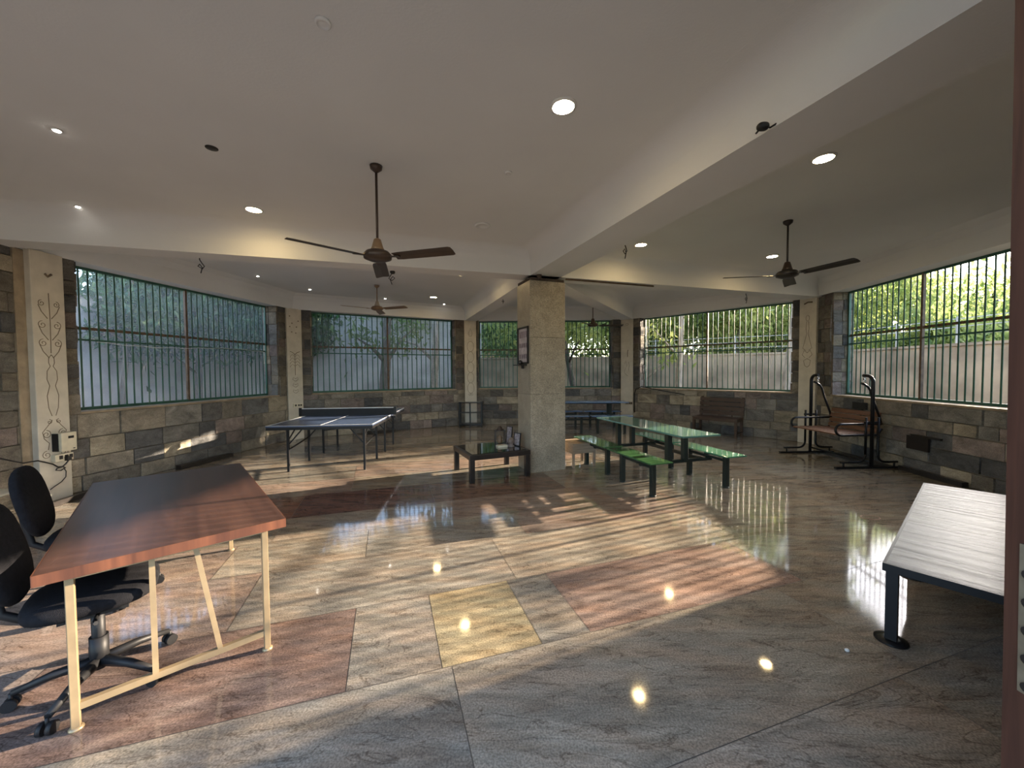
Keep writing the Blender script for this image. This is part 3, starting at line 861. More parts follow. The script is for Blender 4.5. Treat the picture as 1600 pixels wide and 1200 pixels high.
# ---------------------------------------------------------------- table tennis table
tt = thing('table_tennis_table', 'blue table tennis table with net on black folding legs', 'table', (-3.05, 7.13, 0), R(5.5))
TL, TW = 2.68, 1.56
for s in (-1, 1):
    mb = MB(); mb.box((0, s * (TL / 4 + .003), .748), (TW, TL / 2 - .006, .022)); top = mb.build('half_top', m_ttop, tt, bevel=.002)
    mb = MB()
    z = .7595
    mb.box((0, s * (TL / 2 - .01), z), (TW, .02, .003)); mb.box((TW / 2 - .01, s * TL / 4, z), (.02, TL / 2 - .01, .003)); mb.box((-TW / 2 + .01, s * TL / 4, z), (.02, TL / 2 - .01, .003)); mb.box((0, s * TL / 4, z), (.006, TL / 2 - .03, .003))
    mb.build('line', m_line, top)
    mb = MB()
    for sx in (-1, 1): mb.box((sx * (TW / 2 - .013), s * TL / 4, .718), (.022, TL / 2 - .02, .045))
    mb.box((0, s * (TL / 2 - .012), .718), (TW - .01, .022, .045)); mb.box((0, s * .03, .72), (TW - .06, .02, .04)); mb.build('apron', m_black, tt)
    for (yy) in (s * 1.08, s * .32):
        for sx in (-1, 1):
            mb = MB(); mb.box((sx * .58, yy, .36), (.032, .032, .70)); lg = mb.build('leg', m_black, tt)
            mb = MB(); mb.lathe([(.02, 0), (.02, .012), (.012, .02)], c=(sx * .58, yy, 0), n=12); mb.build('foot', m_plastic, lg)
            mb = MB(); mb.bar((sx * .58, yy, .42), (sx * .34, yy, .70), .012, .018); mb.build('brace', m_black, tt)
    for sx in (-1, 1):
        mb = MB(); mb.bar((sx * .56, s * 1.08, .36), (sx * .56, s * .32, .44), .014, .02); mb.bar((sx * .575, s * 1.08, .50), (sx * .575, s * .75, .70), .012, .018); mb.build('brace', m_black, tt)
mb = MB(); mb.box((0, 0, .825), (TW + .10, .004, .13)); nt_ = mb.build('net', m_net, tt)
mb = MB(); mb.box((0, 0, .895), (TW + .12, .008, .014)); mb.build('net_tape', m_line, nt_)
for s in (-1, 1):
    mb = MB(); mb.box((s * (TW / 2 + .07), 0, .835), (.05, .03, .15)); mb.box((s * (TW / 2 + .02), 0, .72), (.12, .04, .03)); mb.build('net_post', m_black, tt)

# ---------------------------------------------------------------- low black table with the shrine things
cr = R(24)
ct = thing('coffee_table', 'low square black table with glossy top beside the pillar', 'table', (-.335, 5.86, 0), cr)
mb = MB(); mb.box((0, 0, .355), (.94, .86, .07)); mb.build('top_frame', m_blackw, ct, bevel=.004)
mb = MB(); mb.box((0, 0, .3925), (.84, .76, .007)); mb.build('glass_top', m_glossblack, ct)
for sx in (-1, 1):
    for sy in (-1, 1):
        mb = MB(); mb.box((sx * .43, sy * .39, .16), (.07, .07, .32)); mb.build('leg', m_blackw, ct, bevel=.003)
def onct(x, y):
    c, s = math.cos(cr), math.sin(cr)
    return (-.335 + c * x - s * y, 5.86 + s * x + c * y)
x, y = onct(.22, .16)
t = thing('lantern', 'small open metal lantern with peaked roof on black table', 'lantern', (x, y, .396), R(10))
mb = MB()
for sx in (-1, 1):
    for sy in (-1, 1): mb.box((sx * .075, sy * .06, .11), (.012, .012, .22))
mb.box((0, 0, .008), (.17, .14, .016)); mb.box((0, 0, .222), (.175, .145, .012)); mb.build('frame', m_blackw, t)
mb = MB(); mb.lathe([(.07, .228), (.045, .25), (.03, .26), (.034, .275), (.02, .29), (.004, .295)], n=14); mb.build('finial', m_brownfan, t)
mb = MB(); mb.lathe([(.045, .10), (.02, .13), (.003, .15)], n=12); mb.lathe([(.035, .017), (.04, .06), (.03, .09), (.035, .10)], n=12); mb.build('bell', m_fantan, t)
m_photo = mat('faded_print', (.30, .26, .27), .35, var=.5, scale=28)
def pic(x, y, w, h, rz, label, tilt=12, z=.396):
    X, Y = onct(x, y)
    t = thing('picture_frame', label, 'picture frame', (X, Y, z), rz)
    rot = Matrix.Rotation(R(-tilt), 3, 'X')
    mb = MB()
    for (cx, cz, sx, sz) in ((-w / 2, h / 2, .015, h), (w / 2, h / 2, .015, h), (0, 0.008, w, .015), (0, h, w + .015, .015)):
        mb.box(rot @ Vector((cx, 0, cz)), (sx, .015, sz), rot)
    mb.box(rot @ Vector((0, .01, h / 2)), (w, .006, h), rot); mb.build('frame', m_blackw, t)
    mb = MB(); mb.box(rot @ Vector((0, -.002, h / 2)), (w - .015, .004, h - .015), rot); mb.build('print', m_photo, t)
pic(.375, .17, .13, .27, R(24 - 75), 'tall dark framed picture leaning against the pillar on black table', 6)
pic(.40, -.09, .13, .20, R(24 - 70), 'small oval-topped dark frame at the front corner of black table', 6)
x, y = onct(.29, -.12)
mb = MB(); mb.lathe([(.05, 0), (.055, .02), (.03, .035), (.045, .07), (.05, .10), (.03, .13), (.008, .15)], n=16)
o = mb.build('oil_lamp', mat('dull_brass_figure', (.16, .12, .10), .5, var=.4, scale=20)); o.location = (x, y, .396); tag(o, 'small dull brass oil lamp in front of the frames', 'lamp')
x, y = onct(.17, -.04)
mb = MB(); mb.box((0, 0, .011), (.16, .10, .022)); mb.box((0, 0, .026), (.15, .095, .008)); o = mb.build('tray', m_ivory); o.location = (x, y, .396); o.rotation_euler = (0, 0, cr); tag(o, 'small pale tray at foot of the lantern', 'tray')

# framed notice hung on the pillar
def onp(u, v, z): q = pc + pu * u + pv * v; return Vector((q.x, q.y, z))
t = thing('framed_notice', 'black framed notice sheet hung on left face of pillar', 'picture frame', onp(-.302, .0, 1.96), pr)
mb = MB()
for (cy, cz, sy, sz) in ((-.19, 0, .025, .55), (.19, 0, .025, .55), (0, .275, .405, .025), (0, -.275, .405, .025)):
    mb.box((-.012, cy, cz), (.024, sy, sz))
mb.build('frame', m_blackw, t)
mb = MB(); mb.box((-.004, 0, 0), (.006, .36, .53)); sh = mb.build('sheet', mat('notice_paper', (.42, .36, .37), .4, var=.25, scale=14), t)
m_por = mat('notice_pictures', (.20, .15, .17), .4, var=.4, scale=30)
for r_ in range(3):
    for c_ in range(4):
        mb = MB(); mb.box((-.0085, -.12 + .08 * c_, .17 - .17 * r_), (.003, .05, .10 if r_ == 0 else .07)); mb.build('printed_panel', m_por, sh)
t = thing('wall_shelf', 'tiny black shelf under the framed notice on pillar', 'shelf', onp(-.302, .0, 1.655), pr)
mb = MB(); mb.box((-.05, .04, 0), (.10, .34, .015)); mb.box((-.02, .0, -.03), (.03, .05, .05)); mb.build('board', m_blackw, t)
x_ = onp(-.35, .02, 1.663)
mb = MB(); mb.lathe([(.02, 0), (.035, .02), (.03, .05), (.012, .07)], n=12); o = mb.build('incense_cup', m_blackw); o.location = x_; tag(o, 'small dark cup on shelf under the framed notice', 'cup')

# ---------------------------------------------------------------- picnic sets
def picnic(loc, rz, label, mt, ms1, ms2, L=2.1):
    t = thing('picnic_table', label, 'picnic table', (loc[0], loc[1], 0), rz, None)   # local y = length
    mb = MB(); mb.box((0, 0, .742), (.56, L, .022)); mb.build('table_top', mt, t, bevel=.005)
    mb = MB(); mb.box((0, 0, .72), (.40, L - .4, .025)); mb.build('top_support', m_frame, t)
    for sy in (-1, 1):
        for sx in (-1, 1):
            mb = MB(); mb.box((sx * .13, sy * .60, .53), (.07, .07, .38)); mb.build('post', m_frame, t, bevel=.005)
        mb = MB(); mb.box((0, sy * .60, .335), (1.14, .05, .04)); mb.build('cross_beam', m_frame, t)
    mb = MB()
    for sx in (-1, 1): mb.box((sx * .42, 0, .335), (.04, 1.24, .04))
    mb.build('long_rail', m_frame, t)
    for sx in (-1, 1):
        for sy in (-1, 1):
            mb = MB(); mb.box((sx * .57, sy * .53, .442), (.32, 1.0, .018)); st = mb.build('seat', ms1 if sx < 0 else ms2, t, bevel=.004)
            for k in (-1, 1):
                yy = sy * .53 + k * .33
                mb = MB(); mb.box((sx * .57, yy, .215), (.06, .06, .43)); mb.lathe([(.045, 0), (.045, .012), (.03, .02)], c=(sx * .57, yy, 0), n=12); mb.build('leg', m_frame, t, bevel=.004)
            mb = MB(); mb.box((sx * .57, sy * .53, .36), (.035, .66, .035)); mb.box((sx * .57, sy * .53, .40), (.05, .05, .06)); mb.build('seat_rail', m_frame, t)
    return t
picnic((2.03, 5.70), math.atan2(.29, .957), 'green fixed picnic table with four green bench seats right of pillar', m_teal, m_gbench, m_gbench2)
picnic((1.93, 10.02), R(88), 'blue fixed picnic table with benches in front of rear window', m_blue, m_blue, m_blue)

# little wooden stool-table behind the pillar
t = thing('side_table', 'small tan wooden side table behind the right side of pillar', 'side table', (1.09, 6.36, 0), R(21.7))
mb = MB(); mb.box((0, 0, .382), (.44, .42, .02)); mb.build('top', m_twood, t)
mb = MB()
mb.box((0, -.19, .30), (.40, .018, .15)); mb.box((0, .19, .30), (.40, .018, .15)); mb.box((.2, 0, .30), (.018, .38, .15)); mb.box((-.2, 0, .30), (.018, .38, .15)); mb.build('apron', m_twood, t)
for sx in (-1, 1):
    for sy in (-1, 1):
        mb = MB(); mb.box((sx * .195, sy * .185, .186), (.035, .035, .372)); mb.build('leg', m_twood, t)

# ---------------------------------------------------------------- slatted wooden bench under the right rear window
a = Vector((4.42, 9.29)); b = Vector((5.02, 8.64)); dd = (b - a).normalized()
nn = Vector((-dd.y, dd.x))
if nn.x < 0: nn = -nn
cc = (a + b) / 2 + nn * .22
t = thing('wooden_bench', 'dark brown slatted wooden bench with back under the window', 'bench', (cc.x, cc.y, 0), math.atan2(dd.y, dd.x))  # x = length, +y = back
for k in range(5):
    mb = MB(); mb.box((0, -.19 + .095 * k, .425), (.98, .08, .022)); mb.build('seat_slat', m_bwood, t)
for k in range(4):
    mb = MB(); mb.box((0, .24 + .02 * k, .52 + .105 * k), (1.0, .022, .085)); mb.build('back_slat', m_bwood, t)
for sx in (-1, 1):
    mb = MB(); mb.box((sx * .46, -.19, .205), (.05, .05, .41)); mb.build('leg', m_bwood, t)
    mb = MB(); mb.box((sx * .46, .20, .205), (.05, .05, .41)); mb.bar((sx * .46, .225, .40), (sx * .46, .325, .90), .05, .04); mb.build('leg', m_bwood, t)
    mb = MB(); mb.box((sx * .46, 0, .385), (.04, .40, .05)); mb.box((sx * .46, 0, .10), (.03, .36, .03)); mb.build('side_rail', m_bwood, t)
mb = MB(); mb.box((0, -.215, .39), (.90, .025, .05)); mb.build('front_rail', m_bwood, t)

# ---------------------------------------------------------------- swing seat
t = thing('swing_seat', 'exercise swing bench with brown slats on black curved pipe frame', 'swing', (5.59, 6.55, 0), R(2.0))   # local x toward the wall, y along
HY = .59
for s in (-1, 1):
    y = s * HY
    mb = MB()
    pts = [(0, y, 0), (0, y, 1.33)] + arc((y - s * .10, 1.35), .10, 0 if s > 0 else PI, PI / 2, 6, lambda p, q: (0, p, q)) + [(0, y - s * .16, 1.45)]
    mb.tube(pts, .026, 12); mb.build('post', m_black, t)
    mb = MB()
    for q in (-1, 1):
        e = .42 if q > 0 else .50
        pts = [(q * .10, y, .80), (q * .10, y, .22)] + arc((q * .22, .22), .12, PI if q > 0 else 0, PI * 1.5 if q > 0 else -PI / 2, 6, lambda p, r_: (p, y, r_)) + [(q * e, y, .10)]
        mb.tube(pts, .017, 10)
        mb.tube([(q * (e - .05), y, .10), (q * (e - .05), y, .02)], .014, 8)
    mb.box((0, y, .72), (.24, .03, .03)); mb.build('side_guard', m_black, t)
    mb = MB(); mb.box((-.07, y, .015), (1.02, .05, .03)); mb.build('floor_runner', m_black, t)
    # hanger link
    mb = MB()
    yk = y - s * .15
    for k, zz in enumerate((1.415, 1.375, 1.335)):
        mb.tube([((.0 if k % 2 else .014 * math.cos(a_ * PI / 5)), yk + (.014 * math.cos(a_ * PI / 5) if k % 2 else 0), zz + .026 * math.sin(a_ * PI / 5)) for a_ in range(10)], .005, 6, closed=True)
    mb.build('chain_link', m_chrome, t)
    # hanger arm from the link back to the backrest
    mb = MB(); ya = s * (HY - .13)
    mb.tube([(-.06, ya, 1.33), (.0, ya, 1.305), (.05, ya, 1.27), (.09, ya, 1.21), (.14, ya, 1.05), (.25, ya, .78), (.27, ya, .70)], .018, 10); mb.build('hanger_arm', m_black, t)
    # armrest loop
    mb = MB()
    pts = [(.28, ya, .68), (-.38, ya, .68)] + arc((-.38, .59), .09, PI / 2, PI * 1.5, 8, lambda p, q: (p, ya, q)) + [(.22, ya, .50), (.29, ya, .60)]
    mb.tube(pts, .018, 10); mb.build('armrest', m_black, t)
mb = MB(); mb.tube([(0, -HY, .10), (0, HY, .10)], .015, 8); mb.build('cross_tube', m_black, t)
for k in range(5):
    mb = MB(); mb.box((-.40 + .125 * k, 0, .515), (.10, .90, .02)); mb.build('seat_slat', m_swood, t)
for k in range(4):
    mb = MB(); mb.box((.225 + .018 * k, 0, .565 + .085 * k), (.02, .90, .07), Matrix.Rotation(R(12), 3, 'Y')); mb.build('back_slat', m_swood, t)
# grey mat below the swing
mb = MB(); mb.box((0, 0, .005), (.5, .95, .01)); o = mb.build('floor_mat', mat('dark_mat', (.05, .048, .045), .9)); o.location = (6.35 - .4, 6.6, 0); tag(o, 'dark grey mat on the floor under the swing bench', 'mat')

# ---------------------------------------------------------------- low grey bench at right
bd = Vector((.775, .632)); bw = Vector((.632, -.775))
L_, W_ = 2.42, .78
corner = Vector((2.11, 2.16))
cc = corner + bd * L_ / 2 + bw * W_ / 2
t = thing('low_table', 'low long table with pale streaked glossy top and black legs', 'table', (cc.x, cc.y, 0), math.atan2(bd.y, bd.x))
mb = MB(); mb.box((0, 0, .4375), (L_ - .03, W_ - .03, .03)); mb.build('top', m_greytop, t)
mb = MB()
for s in (-1, 1):
    mb.box((s * (L_ / 2 - .008), 0, .43), (.016, W_, .044)); mb.box((0, s * (W_ / 2 - .008), .43), (L_ - .032, .016, .044))
mb.build('edge_frame', m_black, t)
for sy in (-1, 1):
    for xx in (-L_ / 2 + .04, -.10, L_ / 2 - .04):
        mb = MB(); mb.box((xx, sy * (W_ / 2 - .04), .213), (.07, .05, .39)); lg = mb.build('leg', m_black, t)
        mb = MB(); mb.lathe([(.075, 0), (.075, .008), (.03, .014)], c=(xx, sy * (W_ / 2 - .04), 0), n=20); mb.build('foot_plate', m_black, lg)

# ---------------------------------------------------------------- corner rack
t = thing('metal_rack', 'black two-shelf metal rack standing before the third pilaster', 'rack', (-1.17, 10.85, 0), R(-2))
for (xx, yy) in ((-.31, .12), (.31, .12), (-.31, -.12), (.31, -.12), (0, -.16)):
    mb = MB(); mb.box((xx, yy, .35), (.035, .03, .70)); mb.build('post', m_black, t)
mb = MB()
for z_ in (.06, .69):
    mb.box((0, .12, z_), (.62, .03, .03)); mb.box((-.31, 0, z_), (.03, .24, .03)); mb.box((.31, 0, z_), (.03, .24, .03)); mb.bar((-.31, -.12, z_), (0, -.16, z_), .03); mb.bar((.31, -.12, z_), (0, -.16, z_), .03)
mb.build('frame', m_black, t)
mb = MB(); mb.box((0, 0, .09), (.58, .25, .012)); mb.build('shelf', m_blackw, t)
mb = MB(); mb.box((0, 0, .40), (.58, .25, .012)); mb.build('shelf', m_blackw, t)
mb = MB(); mb.box((0, 0, .700), (.60, .27, .012)); mb.build('shelf', mat('glass_top_shelf', (.35, .34, .30), .1, var=.3, scale=30), t)

# ---------------------------------------------------------------- raised black bars standing in for dark gutters at the wall foot
def gutter(a, b, label, h=.07, w=.10):
    a, b = Vector(a), Vector(b); c = (a + b) / 2
    d_ = b - a
    mb = MB(); mb.box((0, 0, h / 2), (d_.length, w, h)); o = mb.build('black_gutter', m_blackw, bevel=.005)
    o.location = (c.x, c.y, 0); o.rotation_euler = (0, 0, math.atan2(d_.y, d_.x)); tag(o, label, 'gutter', 'black gutters at foot of walls')
gutter((-5.42, 6.18), (-5.27, 7.15), 'black plank on floor below the left window')
gutter((-3.65, 9.60), (-3.05, 9.96), 'black plank on floor behind the table tennis table')
gutter((5.99, 5.88), (5.89, 4.95), 'black plank on floor at the right wall foot', w=.08)
gutter((-5.42, 4.45), (-5.46, 4.86), 'short black plank at foot of the carved pilaster', .06, .07)
gutter((4.22, 9.86), (4.95, 9.06), 'black plank on floor below the slatted wooden bench', .05, .08)

# ---------------------------------------------------------------- electrics on the carved pilaster
o1, f1, d1, n1 = PIL[1]
rotp = Matrix((Vector((d1.x, d1.y, 0)), Vector((n1.x, n1.y, 0)), Vector((0, 0, 1)))).transposed()
rzp = math.atan2(d1.y, d1.x)
q = f1(.06, .72)
t = thing('wall_box', 'cream plastic electrical unit mounted on carved pilaster', 'electrical box', q, rzp)
mb = MB(); mb.box((0, -.055, 0), (.17, .10, .23)); mb.build('body', m_ivory, t, bevel=.006)
mb = MB(); mb.box((.02, -.107, .055), (.06, .004, .03)); mb.build('display', m_black, t)
mb = MB(); mb.box((.05, -.107, -.09), (.02, .004, .01)); mb.build('mark', m_black, t)
mb = MB(); mb.box((-.09, -.035, 0), (.012, .07, .22)); mb.build('side_shadow', m_black, t)  # black sheet paints the shadowed left side of the unit
q = f1(.05, .525)
t = thing('power_socket', 'cream power socket box with black plug below the cream unit', 'socket', q, rzp)
mb = MB(); mb.box((0, -.025, 0), (.20, .05, .09)); mb.build('box', m_ivory, t, bevel=.004)
for xx in (-.04, 0.02, .07):
    mb = MB(); mb.box((xx, -.052, .005), (.035, .005, .045)); mb.build('outlet', m_black, t)
mb = MB(); mb.box((.02, -.07, -.02), (.045, .04, .05)); mb.build('plug', m_plastic, t)
mb = MB()
fw_ = lambda x_, z_, o_: f1(x_, z_) - Vector((n1.x, n1.y, 0)) * o_
mb.tube([fw_(.07, .49, .08), fw_(.06, .44, .05), fw_(.03, .41, .04), fw_(-.02, .40, .03), fw_(-.03, .38, .03), fw_(.02, .365, .03), fw_(.07, .385, .03), fw_(.04, .41, .03), fw_(-.02, .42, .04), fw_(-.08, .47, .05),
         fw_(-.25, .55, .08), Vector((-5.20, 4.05, .62)), Vector((-5.05, 3.75, .74))], .008, 6)
mb.tube([fw_(.06, .385, .02), fw_(.085, .34, .02), fw_(.08, .27, .02), fw_(.03, .22, .02), fw_(-.05, .18, .02), fw_(-.10, .16, .03)], .005, 6)
tag(mb.build('power_cable', m_cable), 'black looped cable hanging from socket on carved pilaster', 'cable')
# sockets on other pilasters
for (i, x_, z_, l) in ((2, .03, .80, 'cream switch plate low on the second pilaster'), (4, .06, .62, 'brown switch plate low on the fourth pilaster')):
    o_, f_, d_, n_ = PIL[i]
    t = thing('switch_plate', l, 'socket', f_(x_, z_), math.atan2(d_.y, d_.x))
    mb = MB(); mb.box((0, -.012, 0), (.20, .024, .08)); mb.build('plate', m_ivory if i == 2 else m_tan, t)
    for xx in (-.05, .02, .07): 
        mb = MB(); mb.box((xx, -.026, 0), (.035, .006, .04)); mb.build('switch', m_black, t)
# pipe on the fourth wall jamb
a, b, d, n, L = seg(4)
t0, t1 = openings[4]
g = lambda t_, z_, o_: Vector(((a + d * t_ + n * o_).x, (a + d * t_ + n * o_).y, z_))
mb = MB(); mb.tube([g(t0 - .12, .35, .07), g(t0 - .12, .9, .07), g(t0 - .08, 1.02, .07), g(t0 + .1, 1.1, .07), g(t0 + .6, 1.02, .07), g(t0 + 1.3, .92, .07)], .012, 6)
tag(mb.build('cable', m_cable), 'dark cable looping over the left end of right rear sill', 'cable')
# flat black plate painted as the shade of a niche in the right wall
a, b, d, n, L = seg(5)
g5 = lambda t_, z_, o_: Vector(((a + d * t_ + n * o_).x, (a + d * t_ + n * o_).y, z_))
mb = MB(); q = g5(2.4, .45, .066); mb.box((0, 0, 0), (.34, .03, .20)); mb.box((.12, 0, .11), (.45, .03, .03))
o = mb.build('niche_shade', m_blackw); o.location = q; o.rotation_euler = (0, 0, math.atan2(d.y, d.x)); tag(o, 'dark soot-black plate standing for a shaded recess low in the right stone wall', 'plate')
mb = MB(); mb.box((0, 0, 0), (.30, .03, .12)); o = mb.build('black_stone_patch', mat('jet', (.02, .02, .02), .9)); o.location = g5(1.3, .91, .066); o.rotation_euler = (0, 0, math.atan2(d.y, d.x)); tag(o, 'black panel under the right window behind the swing', 'panel')  # plain black panel on the stone face
# small bits on the floor
mb = MB(); mb.blob((0, 0, .008), (.022, .018, .016)); o = mb.build('pebble', m_white); o.location = (1.84, 2.07, 0); tag(o, 'tiny white pebble on the floor near the low table', 'pebble')
for (x, y, l) in ((3.36, 4.95, 'reddish oval ring mark on the floor beyond the picnic table'), (3.75, 3.98, 'reddish oval ring mark on the floor left of the low table')):
    mb = MB(); mb.tube([(.09 * math.cos(k * PI / 8), .06 * math.sin(k * PI / 8), .001) for k in range(16)], .006, 4, closed=True)
    for v in mb.bm.verts: v.co.z = max(0, min(.002, v.co.z))
    o = mb.build('ring_mark', mat('red_ring', (.20, .09, .06), .5)); o.location = (x, y, 0.0006); tag(o, l, 'mark')

# ---------------------------------------------------------------- door jamb at the right edge
mb = MB(); mb.bar((1.355, .82, 0), (1.31, .82, 2.6), .24, .23, (0, 1, 0))
d1_ = struct(mb.build('door_1', m_door), 'dark red brown wooden door jamb')
mb = MB(); mb.box((-1.7, .78, 2.66), (6.4, .14, .10)); mb.build('head', m_door, d1_)
mb = MB(); mb.bar((1.2195, .862, .78), (1.213, .862, 1.14), .004, .085, (0, 1, 0)); pl_ = mb.build('perforated_plate', m_plate, d1_)
for k in range(5):
    for (yy, zo) in ((.885, 0), (.845, .04)):
        xx = 1.2175 - .0016 * k
        mb = MB(); mb.tube([(xx, yy, .80 + .068 * k + zo), (xx - .0045, yy, .80 + .068 * k + zo)], .012, 12); mb.build('hole', m_cable, pl_)

# ---------------------------------------------------------------- outside
mb = MB(); mb.prism([(-40, -30), (60, -30), (60, 60), (-40, 60)], -.4, -.21)
struct(mb.build('ground', m_ground), 'dry earth ground outside')
def owall(name, a, b, z1, m, label, thick=.2, z0=-.3, ledge=None, cap=True):
    a, b = Vector(a), Vector(b); d_ = (b - a); L_ = d_.length; c = (a + b) / 2
    rz = math.atan2(d_.y, d_.x)
    mb = MB(); mb.box((0, 0, (z0 + z1) / 2), (L_, thick, z1 - z0))
    if cap: mb.box((0, 0, z1 + .03), (L_, thick + .08, .06))
    if ledge: mb.box((0, 0, (z0 + ledge) / 2), (L_, thick + .14, ledge - z0))
    o = mb.build(name, m); o.location = (c.x, c.y, 0); o.rotation_euler = (0, 0, rz)
    return struct(o, label)
owall('compound_wall', (-9.8, -3), (-9.2, 13.2), 3.25, m_wallout, 'tall grey plastered boundary wall on the left', ledge=1.27)
owall('compound_wall', (-9.4, 13.0), (-1.3, 16.2), 3.60, m_wallout, 'tall grey plastered boundary wall behind the second window', ledge=1.27)
owall('compound_wall', (-1.5, 15.9), (4.4, 15.6), 2.06, m_wallwarm, 'brown plastered boundary wall behind the rear window')
owall('compound_wall', (4.2, 15.6), (10.2, 11.8), 2.06, m_wallwarm, 'brown plastered boundary wall behind the right rear window')
owall('compound_wall', (10.1, 12.2), (10.3, -6), 2.06, m_wallwarm, 'brown plastered boundary wall on the right')
# railing above the right boundary walls
def railing(a, b, label):
    a, b = Vector(a), Vector(b); d_ = b - a; L_ = d_.length
    t = thing('wall_railing', label, 'railing', (a.x, a.y, 2.12), math.atan2(d_.y, d_.x))
    n_ = int(L_ / 1.2)
    for k in range(n_ + 1):
        mb = MB(); mb.box((k * L_ / n_, 0, .30), (.035, .035, .62)); mb.build('post', m_wallout, t)
    for z_ in (.2, .38, .56):
        mb = MB(); mb.box((L_ / 2, 0, z_), (L_, .015, .02)); mb.build('rail', m_wallout, t)
railing((4.4, 15.5), (10.0, 11.95), 'thin grey railing on boundary wall behind the right rear window')
railing((10.12, 11.5), (10.25, 2), 'thin grey railing on boundary wall outside the right window')
# orange building beyond the rear wall
t = thing('building', 'sunlit orange brown building beyond the rear boundary wall', 'building', (-1.5, 24, -.2), R(-20))
mb = MB(); mb.box((0, 0, 3.2), (7, 5, 6.4)); mb.build('wall', m_brick, t)
mb = MB(); mb.box((0, 0, 6.5), (7.6, 5.6, .2)); mb.build('roof', m_wallout, t)
for k in (-2.2, 0, 2.2):
    mb = MB(); mb.box((k, -2.51, 3.6), (1.0, .06, 1.2)); mb.build('window', m_black, t)
t = thing('building', 'pale building with flat roof far behind the right rear trees', 'building', (19, 27, -.2), R(-35))
mb = MB(); mb.box((0, 0, 2.6), (9, 5, 5.2)); mb.build('wall', mat('pale_far_wall', (.55, .56, .56), .9), t)
mb = MB(); mb.box((0, 0, 5.3), (9.5, 5.5, .2)); mb.build('roof', m_wallout, t)
for k in (-3, -1, 1, 3):
    mb = MB(); mb.box((k, -2.51, 3.2), (.9, .06, 1.1)); mb.build('window', m_black, t)

def tree(x, y, h, lean, tr, crown, m_l, m_b, label, seed, nleaf=3000, leaf=.10, grp='trees outside the windows', base=-.22, branches=4, shape=None):
    """crown = (centre height, radius xy, radius z)"""
    rg = random.Random(seed)
    t = thing('tree', label, 'tree', (x, y, base), 0, grp)
    pts = []; rr = []
    N = 8
    for k in range(N + 1):
        f = k / N
        pts.append(Vector((lean[0] * f + rg.uniform(-.04, .04) * h * .2 * f, lean[1] * f + rg.uniform(-.04, .04) * h * .2 * f, h * f)))
        rr.append(tr * (1.25 if k == 0 else 1) * (1 - .6 * f))
    mb = MB(); mb.tube(pts, rr, 10); mb.build('trunk', m_b, t)
    tips = []
    for k in range(branches):
        f = rg.uniform(.35, .9); p0 = pts[int(f * N)]
        a = rg.uniform(0, 2 * PI); L = crown[1] * rg.uniform(.5, 1.0)
        p1 = p0 + Vector((math.cos(a) * L * .5, math.sin(a) * L * .5, L * .45)); p2 = p0 + Vector((math.cos(a) * L, math.sin(a) * L, L * .7 + rg.uniform(-.2, .4)))
        mb = MB(); mb.tube([p0, p1, p2], [tr * .42, tr * .28, tr * .10], 7); mb.build('branch', m_b, t)
        tips.append(p2)
    mb = MB()
    bm = mb.bm
    cz = crown[0]
    clus = [(Vector((pts[-1].x, pts[-1].y, cz)) + Vector((rg.gauss(0, .5) * crown[1], rg.gauss(0, .5) * crown[1], rg.gauss(0, .5) * crown[2])), rg.uniform(.25, .5) * crown[1]) for _ in range(36)] + [(p, .4 * crown[1]) for p in tips]
    for _ in range(nleaf):
        c, r_ = rg.choice(clus)
        p = c + Vector((rg.gauss(0, .5), rg.gauss(0, .5), rg.gauss(0, .42))) * r_
        if shape == 'clearsun' and False: continue
        s = leaf * rg.uniform(.6, 1.3)
        q = Euler((rg.uniform(0, 6.28), rg.uniform(0, 6.28), rg.uniform(0, 6.28))).to_matrix()
        vs = [bm.verts.new(p + q @ Vector(v)) for v in ((-s, 0, 0), (-s * .3, s * .38, s * .1), (s, 0, 0), (-s * .3, -s * .38, s * .1))]
        bm.faces.new((vs[0], vs[1], vs[2], vs[3]))
    mb.build('foliage', m_l, t, fix=False)
    return t
# left side: dark crowns in front of the tall wall
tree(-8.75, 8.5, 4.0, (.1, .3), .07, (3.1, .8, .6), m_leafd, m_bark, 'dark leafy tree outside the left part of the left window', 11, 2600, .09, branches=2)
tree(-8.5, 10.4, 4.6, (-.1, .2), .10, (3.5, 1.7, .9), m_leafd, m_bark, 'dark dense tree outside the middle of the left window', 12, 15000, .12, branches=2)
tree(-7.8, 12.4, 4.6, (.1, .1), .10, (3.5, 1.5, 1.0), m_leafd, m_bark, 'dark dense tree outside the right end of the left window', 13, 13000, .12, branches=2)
# second window trunks
tree(-4.35, 12.9, 5.6, (.25, .2), .20, (5.2, 1.9, .9), m_leafm, m_bark, 'dark straight trunk behind the middle of the second window', 14, 5000, .12, branches=3)
tree(-2.65, 12.7, 5.6, (.2, .3), .16, (5.2, 1.9, .9), m_leafm, m_barkp, 'pale lit leaning trunk behind the right end of second window', 15, 5000, .12, branches=3)
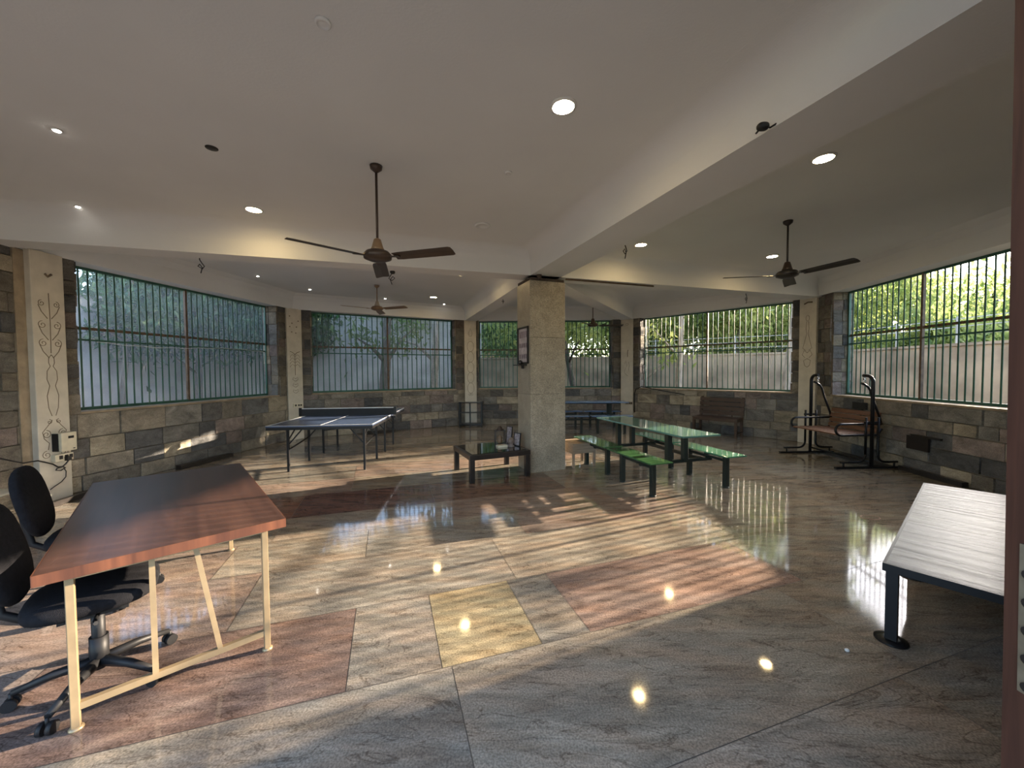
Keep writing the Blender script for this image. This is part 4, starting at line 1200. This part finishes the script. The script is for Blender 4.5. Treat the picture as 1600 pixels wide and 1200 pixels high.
# rear window
tree(2.45, 14.0, 5.5, (-.9, .6), .13, (4.2, 1.7, 1.6), m_leafy, m_bark, 'leaning dark trunk with bright leaves behind the rear window', 16, 6000, .12)
tree(-.6, 18.5, 5.0, (.3, .2), .14, (3.6, 1.6, 1.3), m_leafm, m_bark, 'thin tree behind the left part of the rear window', 17, 5000, .12)
tree(2.2, 20.0, 7.0, (.2, .2), .2, (5.0, 3.0, 2.3), m_leafm, m_bark, 'big green tree far behind the rear window', 25, 7000, .15)
tree(5.0, 19.0, 7.0, (.2, .2), .2, (5.0, 2.6, 2.3), m_leafy, m_bark, 'big bright tree far behind left end of the right rear window', 26, 8000, .15)
# beyond the right walls
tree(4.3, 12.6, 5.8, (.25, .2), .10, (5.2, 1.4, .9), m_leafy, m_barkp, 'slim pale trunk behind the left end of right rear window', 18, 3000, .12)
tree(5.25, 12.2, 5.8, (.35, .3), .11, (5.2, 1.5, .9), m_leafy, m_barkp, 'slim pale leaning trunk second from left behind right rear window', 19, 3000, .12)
tree(9.6, 16.6, 6.8, (.3, .2), .18, (4.8, 2.8, 2.3), m_leafy, m_bark, 'bright green tree beyond wall behind right rear window', 20, 11000, .14)
tree(7.4, 19.8, 6.6, (.2, .2), .18, (4.6, 2.7, 2.2), m_leafy, m_bark, 'bright yellow green tree far behind right rear window', 21, 9000, .15)
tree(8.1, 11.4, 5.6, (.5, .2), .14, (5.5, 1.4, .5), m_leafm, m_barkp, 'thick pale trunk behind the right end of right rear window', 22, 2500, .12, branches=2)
tree(15.8, 18.3, 6.8, (.2, .2), .18, (4.6, 2.7, 2.3), m_leafy, m_bark, 'bright green tree beyond wall left in the right window', 23, 11000, .15)
tree(16.5, 13.9, 3.4, (.2, .2), .12, (2.7, 2.0, .8), m_leafy, m_barkp, 'low bright bushy tree beyond wall in middle of right window', 24, 9000, .13)
tree(12.4, 20.6, 7.6, (.2, .2), .2, (5.2, 3.0, 2.6), m_leafm, m_bark, 'tall green tree far behind the gap between the right windows', 27, 9000, .17)
for k, (x, y, q) in enumerate(((10, 28, 'farthest'), (16, 26.5, 'second farthest'), (20.5, 23, 'third'), (24.5, 19.5, 'fourth'), (27, 15.8, 'fifth'), (29.5, 12.2, 'sixth'), (33, 20, 'rearmost right'))):
    tree(x, y, 5.4, (.2, .2), .2, (3.9, 3.2, 2.1), m_leafy if k % 2 else m_leafm, m_bark, 'round tree in the distant row beyond the right walls, %s along the row' % q, 40 + k, 4500, .24)
